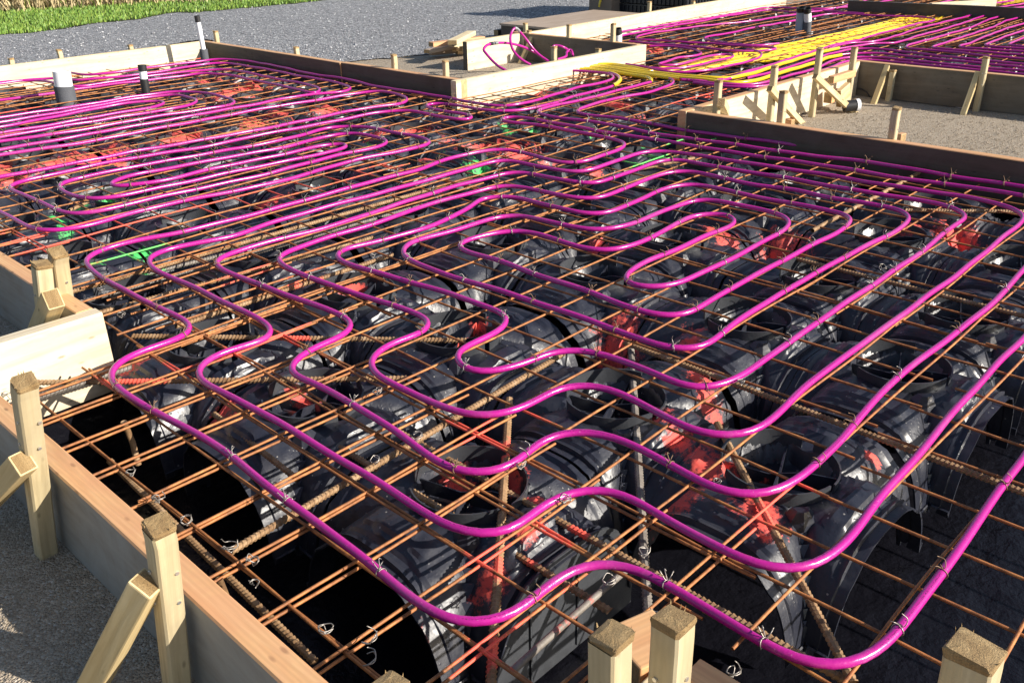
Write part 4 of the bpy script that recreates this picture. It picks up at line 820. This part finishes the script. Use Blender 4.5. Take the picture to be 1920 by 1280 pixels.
board((3.725, 2.425), (3.71, -.8), 1, (S_, S_, T_, T_), 'near dark board of the sand pit with a chewed reddish top', sag=.03)
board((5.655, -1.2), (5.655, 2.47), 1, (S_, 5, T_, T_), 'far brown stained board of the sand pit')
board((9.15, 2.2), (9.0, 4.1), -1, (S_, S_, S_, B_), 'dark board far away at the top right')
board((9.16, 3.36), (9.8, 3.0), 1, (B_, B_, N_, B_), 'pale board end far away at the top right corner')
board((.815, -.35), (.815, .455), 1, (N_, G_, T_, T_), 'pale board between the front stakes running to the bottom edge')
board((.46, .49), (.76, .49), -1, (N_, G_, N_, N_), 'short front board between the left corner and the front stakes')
# ------------------------------------------------------------------ stakes
def stake(p, lb, zb=-.32, s=None, lean=(0, 0), rz=0., nails=1, rough=.006, base=None):
    """p: centre of the head; 'body' plus mushroomed 'head' and nails"""
    p = Vector(p); s = s or (.034 if p.x < .5 else .040 if p.length < 3 else .031); root = thing('timber_stake', lb, 'timber stake', (p.x, p.y, p.z), 'timber stakes holding the formwork')
    root.rotation_euler = (lean[0], lean[1], rz)
    if base is not None:
        dv = p-Vector(base); root.rotation_euler = (-math.atan2(dv.y, dv.z), math.atan2(dv.x, dv.z), 0)
    L = p.z-zb; rr = random.Random(int(p.x*1e4)+int(p.y*1e3)); mb = MB(); h = s/2; c = .0032
    ring = [(-h+c, -h), (h-c, -h), (h, -h+c), (h, h-c), (h-c, h), (-h+c, h), (-h, h-c), (-h, -h+c)]
    V = []; lv = [-L, -L*.66, -L*.33, -.03, -.012]
    for z in lv:
        w_ = rr.uniform(-.0012, .0012); V += [(x+w_, y-w_, z) for x, y in ring]
    Fq = [(i*8+k, i*8+(k+1) % 8, (i+1)*8+(k+1) % 8, (i+1)*8+k) for i in range(len(lv)-1) for k in range(8)]; Fq.append(tuple(range(8))[::-1])
    mb.add(V, Fq); mb.build('body', [M['pine_z']], root)
    # hammered head: uneven, fibrous top
    mb = MB(); n = 9; V = []
    for k in range(8): V.append((*ring[k], -.012))
    tx, ty = rr.uniform(-.12, .12), rr.uniform(-.12, .12)
    for z, f in ((-.005, 1.03), (-.001, .97)):
        for k in range(8): V.append((ring[k][0]*f+rr.uniform(-.002, .002), ring[k][1]*f+rr.uniform(-.002, .002), z+ring[k][0]*tx+ring[k][1]*ty+rr.uniform(-.0008, .0008)))
    mb.add(V, [(i*8+k, i*8+(k+1) % 8, (i+1)*8+(k+1) % 8, (i+1)*8+k) for i in range(2) for k in range(8)])
    b = len(mb.v); g = 8; GV = []
    # cap as a fan with an inner ring
    inner = [(x*.5, y*.5, x*.5*tx+y*.5*ty+rr.uniform(-.0006, .0006)) for x, y in ring]
    mb.v += inner+[(0, 0, 0)]
    mb.f += [(16+k, 16+(k+1) % 8, b+(k+1) % 8, b+k) for k in range(8)]+[(b+k, b+(k+1) % 8, b+8) for k in range(8)]; mb.m += [0]*16
    for _ in range(7):   # splinters
        k = rr.randrange(8); x, y = ring[k]; x2, y2 = ring[(k+1) % 8]; t = rr.random(); X, Y = x+(x2-x)*t, y+(y2-y)*t; ll = rr.uniform(.001, .005)
        mb.add([(X-.0014, Y, -.004), (X+.0014, Y, -.004), (X, Y+.0014, -.004), (X*1.1, Y*1.1, ll)], [(0, 1, 3), (1, 2, 3), (2, 0, 3)])
    mb.build('head', [M['endgrain']], root)
    if nails:
        for i in range(nails):
            z = -.09-.06*i; 
            for sx, sy in ((-h, 0), (0, -h)):
                dx_, dy_ = (-.0025, 0) if sx else (0, -.0025); q = Vector((sx+(0 if sx else rr.uniform(-.01, .01)), sy+(0 if sy else rr.uniform(-.01, .01)), z))
                mb = MB(); mb.tube([q, q+Vector((dx_, dy_, 0))], .0032, 8); mb.build('nail_head', [M['steel']], root)
    return root
def stick(name, p, q, lb, cat, wd=.045, th=.045, m='brace', group=None, side=Vector((0, 0, 1))):
    p, q = Vector(p), Vector(q); x = (q-p).normalized(); y = side.cross(x).normalized(); z = x.cross(y); mb = MB()
    mb.box(0, (q-p).length, -wd/2, wd/2, -th/2, th/2, (0, 0, 0, 0, 1, 1)); o = mb.build(name, [M[m], M['endgrain']], bevel=.003)
    o.matrix_world = Matrix(((x.x, y.x, z.x, p.x), (x.y, y.y, z.y, p.y), (x.z, y.z, z.z, p.z), (0, 0, 0, 1))); return tag(o, lb, cat, group)
stake(on(298, 980, 0, .382), 'sunlit stake against the left board, nearest to the viewer', nails=2, rough=.01, base=on(332, 1290, 0, .378))
stake(on(45, 712, 0, .382), 'stake with a dark split head at the left edge, second along the left board', nails=2, rough=.008, base=on(88, 1035, 0, .378))
stake(at(108, 470, .215), 'taller one of the two stakes standing together at the left edge', rough=.004, base=on(124, 600, 0, at(108, 470, .215).x))
stake(at(78, 492, .20), 'leaning stake in front of the taller one at the left edge', lean=(R_(6), R_(7)), rough=.004)
stake(at(1147, 1185, .225), 'front stake with a sawn brown head, left one of the pair at the bottom', nails=1, rough=.008)
stake(at(1263, 1155, .235), 'front stake with a battered head, right one of the pair at the bottom', nails=1, rough=.012)
stake(at(1830, 1212, .24), 'lone stake with a fresh cut head at the bottom right corner', nails=1, s=.052, rough=.009, lean=(R_(-3), R_(4)))
stake(at(731, 1281, .235), 'stake of which only the brown head shows at the bottom edge', nails=0, rough=.008)
SG = 'standing in the sand pit'
stake(on(1348, 150, 1, 2.35), 'leftmost stake against the white wall of the sand pit')
stake(on(1453, 123, 1, 2.35), 'greyish stake with a short brace, second along the white wall of the sand pit')
stake(on(1538, 90, 1, 2.35), 'tall stake with the long diagonal brace at the white wall of the sand pit', nails=2)
stake(on(1603, 88, 1, 2.35), 'tall stake in the far corner of the sand pit')
stake(on(1470, 170, 0, 3.80), 'stake inside the sand pit in front of the short brace')
stake(on(1682, 201, 0, 3.80), 'lone stake with a mushroomed head behind the near board of the sand pit', nails=1)
stake(on(1675, 131, 0, 5.575), 'short stake below the edge of the far board of the sand pit')
stake(on(1850, 106, 0, 5.575), 'tall stake in front of the far board of the sand pit', nails=2)
for q, lb in (((20, 109), 'stake stub behind the far left board, leftmost'), ((110, 93), 'stake stub behind the far left board, behind the thick grey pipe'), ((244, 84), 'lowest stake stub behind the far left board, above the black taped stub')):
    stake(on(*q, 1, 6.875), lb, nails=0)
for q, lb in (((404, 58), 'stake behind the dark board right of the tall white pipe'), ((555, 88), 'stake stub behind the middle of the dark board'), ((738, 102), 'stake standing in the sand behind the dark board, left of a pair'), ((835, 113), 'stake standing behind the corner of the dark board and the bleached board')):
    stake(on(*q, 0, 3.72), lb, nails=0)
for q, lb in (((992, 57), 'short stake at the back corner of the upper sand box'), ((1067, 46), 'stake with a brace in the middle of the dark side of the upper sand box'), ((1150, 44), 'stake at the front end of the dark side of the upper sand box')):
    stake(on(*q, 0, 5.425-.0), lb, nails=0)
for q, lb in (((1039, 87), 'stake inside the upper sand box behind the bleached board'), ((1122, 91), 'lowest stake stub inside the upper sand box near its corner')):
    stake(on(*q, 1, 3.995), lb, nails=0)
for q, lb in (((985, 43), 'stake behind the top board in front of the plywood platform'), ((1218, 3), 'stake behind the top board in front of the black crates'), ((1300, 2), 'farthest stake stub behind the top board right of the crates')):
    stake(on(*q, 1, 5.175), lb, nails=0)
# braces and blocks
BG = 'timber braces of the formwork'
stick('timber_brace', on(44, 866, 0, .355), at(-70, 990, -.12), 'stubby brace at the left edge beside the split stake', 'timber brace', .034, .040, group=BG)
stick('timber_brace', on(276, 1092, 0, .355), at(165, 1300, -.12), 'long brace at the bottom left running down from the sunlit stake', 'timber brace', .034, .040, group=BG)
stick('timber_brace', on(100, 560, 0, .69), at(58, 660, -.13), 'brace behind the bleached step board at the left edge', 'timber brace', .04, .05, group=BG)
stick('timber_brace', on(1528, 143, 1, 2.31), at(1609, 219, GZ-.03), 'long diagonal brace at the white wall of the sand pit', 'timber brace', .030, .030, group=BG)
stick('timber_brace', on(1443, 166, 1, 2.31), at(1508, 238, GZ-.03), 'short reddish ended brace of the second stake in the sand pit', 'timber brace', .030, .030, group=BG)
stick('timber_brace', on(1352, 192, 1, 2.31), at(1372, 232, GZ-.03), 'brace end leaning at the leftmost stake of the sand pit', 'timber brace', .04, .04, group=BG)
stick('timber_brace', on(1664, 124, 0, 5.60), at(1634, 205, GZ-.03), 'pale brace leaning on the far board of the sand pit, left one', 'timber brace', .030, .030, group=BG)
stick('timber_brace', on(1834, 136, 0, 5.60), at(1802, 226, GZ-.03), 'pale brace leaning on the far board of the sand pit, right one', 'timber brace', .030, .030, group=BG)
stick('timber_brace', on(998, 70, 0, 5.42), at(972, 128, GZ-.03), 'brace leaning in the back corner of the upper sand box', 'timber brace', .030, .030, group=BG)
stick('timber_brace', on(1072, 77, 0, 5.42), at(1062, 108, GZ-.03), 'brace leaning in the middle of the upper sand box', 'timber brace', .035, .04, group=BG)
stick('timber_brace', on(1158, 84, 0, 5.42), at(1152, 96, GZ-.03), 'brace leaning at the front end of the upper sand box', 'timber brace', .035, .04, group=BG)
stick('timber_block', on(1558, 150, 1, 2.345), on(1600, 137, 1, 2.345), 'reddish block nailed level across the white wall near the tall stakes', 'timber block', .035, .04, m='bare')
stick('timber_block', on(1552, 184, 1, 2.34), on(1572, 176, 1, 2.34), 'short block at the foot of the tall braced stake', 'timber block', .05, .06, m='bare')
stick('timber_block', on(1572, 186, 1, 2.30), on(1590, 170, 1, 2.30), 'greenish wedge block in the shaded corner of the sand pit', 'timber block', .03, .10, m='brace')
stick('timber_block', at(1473, 229, GZ+.02), at(1487, 231, GZ+.02), 'offcut lying behind the near board of the sand pit by the short stake', 'timber block', .04, .04, m='bare')
stick('timber_block', at(1684, 257, .0), at(1694, 259, .0), 'offcut beside the foot of the mushroomed stake', 'timber block', .04, .04, m='bare')
stick('timber_block', at(1165, 1238, .075), at(1255, 1197, .075), 'fresh reddish block between the pair of front stakes', 'timber block', .085, .045, m='bare')
# ------------------------------------------------------------------ pipe stubs
def stub(px, py, top_px, r, secs, lb, lean=None, zb=-.26):
    """vertical pipe: px,py where it meets the mesh; secs: (fraction from base, material, radius factor, part name)"""
    b = at(px, py, 0.); t = on(top_px[0], top_px[1], 1, b.y); L = t-b; root = thing('pipe_stub', lb, 'pipe stub', b)
    f0 = 0.; 
    for f1, m, k, nm in secs:
        p, q = L*f0, L*f1
        if f0 == 0: p = p+Vector((0, 0, zb))
        mb = MB(); n = 20; x = L.normalized().orthogonal().normalized(); y = L.normalized().cross(x); R0 = r*k
        ring = lambda c, rr: [c+x*rr*math.cos(a)+y*rr*math.sin(a) for a in np.linspace(0, 2*math.pi, n, False)]
        top_in = q-L.normalized()*.03
        V = ring(p, R0)+ring(q-L*.0, R0)+ring(q, R0*.86)+ring(top_in, R0*.84)
        mb.add(V, [(j*n+i, j*n+(i+1) % n, (j+1)*n+(i+1) % n, (j+1)*n+i) for j in range(3) for i in range(n)]+[tuple(3*n+i for i in range(n))])
        mb.build(nm, [M[m]], root, sharp=40); f0 = f1
    return root
stub(124, 191, (115, 134), .050, [(.52, 'lag', 1.12, 'foam_lagging'), (1., 'pvc', 1., 'pipe')], 'thick white pipe stub in grey foam lagging at the far left')
stub(273, 174, (266, 122), .023, [(.5, 'tar', 1.1, 'black_tape'), (.78, 'pvc', 1., 'pipe'), (1., 'tar', 1.12, 'tape_cap')], 'slim white pipe stub wrapped in black tape near the far left board')
stub(385, 112, (369, 30), .019, [(.24, 'lag', 1.55, 'foam_lagging'), (.86, 'pvc', .95, 'pipe'), (1., 'tar', 1.05, 'tape_cap')], 'tall slim white pipe with a black cap in the far left corner')
stub(1501, 56, (1502, 14), .036, [(.8, 'pvcgrey', 1., 'pipe'), (1., 'tar', 1.04, 'tape_cap')], 'left one of the twin grey pipe stubs with black tops in the far bay')
stub(1515, 57, (1514, 16), .030, [(.42, 'lag', 1.08, 'foam_lagging'), (.8, 'pvc', 1., 'pipe'), (1., 'tar', 1.04, 'tape_cap')], 'right one of the twin pipe stubs, white above grey lagging, in the far bay')
stub(1161, 80, (1158, 54), .030, [(.6, 'pvc', 1., 'pipe'), (1., 'tar', 1.04, 'tape_cap')], 'white pipe stub with black top just outside the upper sand box')
# drain pipe lying in the pit
root = thing('drain_pipe', 'black drain pipe with a white cap lying in the shaded corner of the sand pit', 'drain pipe', at(1603, 197, -.05))
p, q = at(1583, 200, -.075)-root.location, at(1604, 197.5, -.07)-root.location; d = (q-p).normalized()
mb = MB(); mb.tube([p, (p+q)/2, q], .032, 20); mb.build('pipe', [M['tar']], root, sharp=40)
mb = MB(); mb.tube([q, q+d*.02], .035, 20); mb.build('cap', [M['pvc']], root, sharp=40)
# ------------------------------------------------------------------ hoops of pipe in the upper sand box
def hoop(pts, lb):
    root = thing('pipe_loop', lb, 'pipe loop', (0, 0, 0)); W = [on(x, y, 1, yy) for x, y, yy in pts]
    P = smooth_line(spline(W, .015), 3); V, Fc = tube_np(P, .009, 10); link('tube', mesh('tube', V, Fc, [M['pink']], True), root); return root, P
def clipband(root, P, i, m, nm='connector'):
    seg = P[max(0, i-2):i+3]; V, Fc = tube_np(seg, .0115, 10); link(nm, mesh(nm, V, Fc, [M[m]], True), root)
hp, P = hoop([(952, 134, 4.3), (938, 127, 4.35), (922, 113, 4.45), (910, 99, 4.5), (906, 92, 4.55), (910, 87, 4.55), (930, 81, 4.6), (958, 82, 4.6), (990, 92, 4.6), (1015, 106, 4.55), (1032, 118, 4.5)], 'magenta pipe loop arching low out of the upper sand box')
clipband(hp, P, len(P)*42//100, 'tar'); clipband(hp, P, len(P)*45//100, 'steel')
hp, P = hoop([(995, 122, 4.4), (975, 110, 4.45), (962, 95, 4.5), (957, 78, 4.55), (958, 63, 4.6), (962, 55, 4.6), (965, 51, 4.6), (970, 55, 4.6), (985, 72, 4.6), (1005, 98, 4.55), (1020, 110, 4.5), (1032, 118, 4.45)], 'tall pointed magenta pipe loop rising above the upper sand box')
clipband(hp, P, len(P)*53//100, 'steel')
hp, P = hoop([(1045, 112, 4.3), (1062, 106, 4.3), (1062, 98, 4.35), (1070, 92, 4.35), (1074, 104, 4.3), (1070, 98, 4.4), (1055, 88, 4.4), (1042, 85, 4.45), (1036, 88, 4.45)], 'small tangled magenta pipe loop in the middle of the upper sand box')
# ------------------------------------------------------------------ yard things
root = thing('plywood_platform', 'low plywood platform with a dark edge lying behind the top board', 'platform', (6.65, 5.75, 0))
mb = MB(); mb.box(-.50, .85, -.42, .30, .012, .03); mb.build('deck', [M['ply']], root)
mb = MB(); mb.box(-.49, .84, -.41, .29, -.112, .011); mb.build('frame', [M['dark_ply']], root)
cb = at(1104, 34, GZ)
root = thing('cardboard_box', 'tall brown cardboard box with a yellow tube end beside the black crates', 'cardboard box', (cb.x, cb.y, GZ))
mb = MB(); mb.box(0, .20, -.30, .0, 0, .75); mb.build('carton', [M['carton']], root, bevel=.004)
mb = MB(); mb.tube([Vector((-.01, -.2, .26)), Vector((-.03, -.17, .17)), Vector((-.035, -.165, .12))], .011, 10); mb.build('tube_end', [M['yellow']], root, smooth=True)
def crate_stack(x, y, lx, ly, n, lb, arch):
    root = thing('crate_stack', lb, 'crate stack', (x, y, GZ), 'stacks of black plastic crates in the yard'); h = .16
    for k in range(n):
        mb = MB(); z = k*h; mb.box(0, lx, 0, ly, z, z+h-.012)
        m_ = max(3, int(ly/.05)); 
        for i in range(m_+1):
            yy = ly*i/m_; mb.box(-.012, 0, yy-.006, yy+.006, z+.002, z+h-.02)
        m_ = max(3, int(lx/.05))
        for i in range(m_+1):
            xx = lx*i/m_; mb.box(xx-.006, xx+.006, -.012, 0, z+.002, z+h-.02)
        mb.box(-.016, lx+.01, -.016, ly+.01, z+h-.020, z+h-.008)
        if arch:
            for yy in (ly*.25, ly*.7):
                mb.tube([Vector((-.02, yy-.05, z)), Vector((-.03, yy-.04, z+h*.8)), Vector((-.03, yy+.04, z+h*.8)), Vector((-.02, yy+.05, z))], .008, 6)
        mb.build('crate', [M['crate']], root)
c1 = at(1140, 34, GZ); crate_stack(c1.x+.04, c1.y-.95, .6, .92, 5, 'matt black ribbed crate stack next to the cardboard box', False)
c2 = at(1219, 30, GZ); crate_stack(c2.x+.1, c2.y-.75, .6, .9, 5, 'shinier black crate stack with pale arches, right of the matt one', True)
# heap of offcuts
TG = 'timber offcuts heaped on the gravel'
for a, b, z, wd, th, lb, m in [
 ((806, 99), (872, 93), -.075, .05, .04, 'lowest dark offcut at the left of the timber heap', 'ply'),
 ((800, 97), (845, 88), -.03, .06, .03, 'dark plank end sticking out left of the timber heap', 'ply'),
 ((808, 84), (905, 72), .0, .07, .035, 'long reddish offcut across the back of the timber heap', 'bare'),
 ((846, 84), (930, 74), .01, .09, .03, 'wide pale offcut lying on the timber heap', 'pine'),
 ((848, 80), (884, 62), .055, .075, .035, 'pale thick offcut slanting on top of the timber heap', 'pine'),
 ((852, 92), (864, 86), -.05, .04, .04, 'small pale block in the front of the timber heap', 'pine'),
 ((864, 92), (905, 87), -.045, .05, .04, 'pale offcut behind the short bleached board', 'pine'),
 ((856, 99), (915, 93), -.09, .05, .03, 'offcut lying on the ground at the foot of the timber heap', 'pine'),
 ((930, 62), (950, 58), -.06, .05, .05, 'dark timber end beside the plywood platform', 'dark_ply')]:
    stick('timber_offcut', at(*a, z), at(*b, z), lb, 'timber offcut', wd, th, m=m, group=TG)
# weeds by the heap
V, Fc = [], []
for _ in range(60):
    p = at(random.uniform(832, 858), random.uniform(97, 102), GZ); h = random.uniform(.015, .04); a = random.uniform(0, 6.28); b = len(V)
    V += [(p.x, p.y, GZ+.02), (p.x+.014*math.cos(a), p.y+.014*math.sin(a), GZ+.02+h), (p.x-.012*math.sin(a), p.y+.012*math.cos(a), GZ+.02+h*.8)]; Fc.append((b, b+1, b+2))
tag(link('weed', mesh('weed', V, Fc, [M['blade']])), 'small green weed growing at the foot of the timber heap', 'weed')
# ------------------------------------------------------------------ tie wires hooked on bars (bright galvanised tails)
def wire_tail(px, py, lb, s=1., z=.004, seed=0):
    rr = random.Random(seed); p = at(px, py, z); mb = MB()
    for k in range(3):
        a = rr.uniform(0, 6.28); pts = [Vector((0, 0, -.006))]; 
        for i in range(5):
            a += rr.uniform(.3, 1.5); pts.append(Vector((math.cos(a)*.016*s, math.sin(a)*.014*s, .004+.010*s*rr.random()*i*.5)))
        mb.tube(spline(pts, .003), .0009, 5)
    o = mb.build('wire_knot', [M['tie']], smooth=True); o.location = p; return tag(o, lb, 'wire tie', 'knots of galvanised tying wire')
for i, (x, y, s, lb) in enumerate([(247, 888, 1.3, 'bright wire knot on the doubled bar above the sunlit stake, uppermost'), (298, 937, 1.5, 'bright wire knot with a long tail just above the sunlit stake head'), (350, 980, 1.3, 'wire knot on the doubled bar right of the sunlit stake'), (432, 1030, 1.8, 'large loose wire loops at the end of the long ochre bar'), (474, 1055, 1.4, 'wire knot right of the large loose wire loops'), (478, 1096, 1., 'small curled wire knot low beside the left board'), (612, 1182, 1.5, 'pale hooked wire tail near the bottom left'), (693, 1200, 1.6, 'bluish wire loop near the bottom left'), (690, 1240, 1.6, 'white wire loop above the brown stake head'),
        (708, 737, 1.5, 'wire knot on the triple bar left of the fourth bend'), (782, 822, 1.5, 'wire knot where the ochre bar meets the third pipe'), (703, 866, 1.2, 'wire knot on the ochre bar left of the third pipe'), (977, 875, 1.3, 'reddish wire knot under the third bend'), (1060, 940, 1.5, 'white wire knot beside the second lowest bend'), (1208, 1040, 1.3, 'blue wire wrapped round the thick weathered bar'), (1142, 1092, 1.5, 'wire with a long curved tail on the short grey bar'), (1225, 1160, 1.3, 'silver twisted wire left of the battered front stake'), (1375, 1262, 1.4, 'silver wire knot right of the battered front stake'),
        (1345, 905, 1., 'reddish wire knot on the red sprayed dome'), (1390, 718, 1.3, 'wire knot on the bar at the middle right'), (1655, 505, 1.5, 'wire knot with a long tail on the upper right domes'), (700, 480, 1., 'wire knot on the bars above the upper pipe bends'), (228, 592, 1.4, 'wire knot behind the cracked board end at the left'), (18, 745, 1.8, 'bundle of wire loops behind the split stake at the left edge'), (190, 545, 1.4, 'wire knot on the beam bars by the left stakes'), (1487, 268, 1.5, 'wire tail standing up at the near board of the sand pit, left one'), (1617, 280, 1.5, 'wire tail standing up at the near board of the sand pit, middle one'), (1705, 292, 1.5, 'pale wire tail standing up at the near board of the sand pit'), (1882, 318, 1.6, 'frayed wire tail at the near board close to the right edge')]):
    wire_tail(x, y, lb, s*.5, seed=i+1, z=.012)
# violet tape on the outer pipe
p = spline([at(1838, 968, PZ), at(1850, 950, PZ), at(1857, 942, PZ)], .01); V, Fc = tube_np(p, PR+.0006, 12)
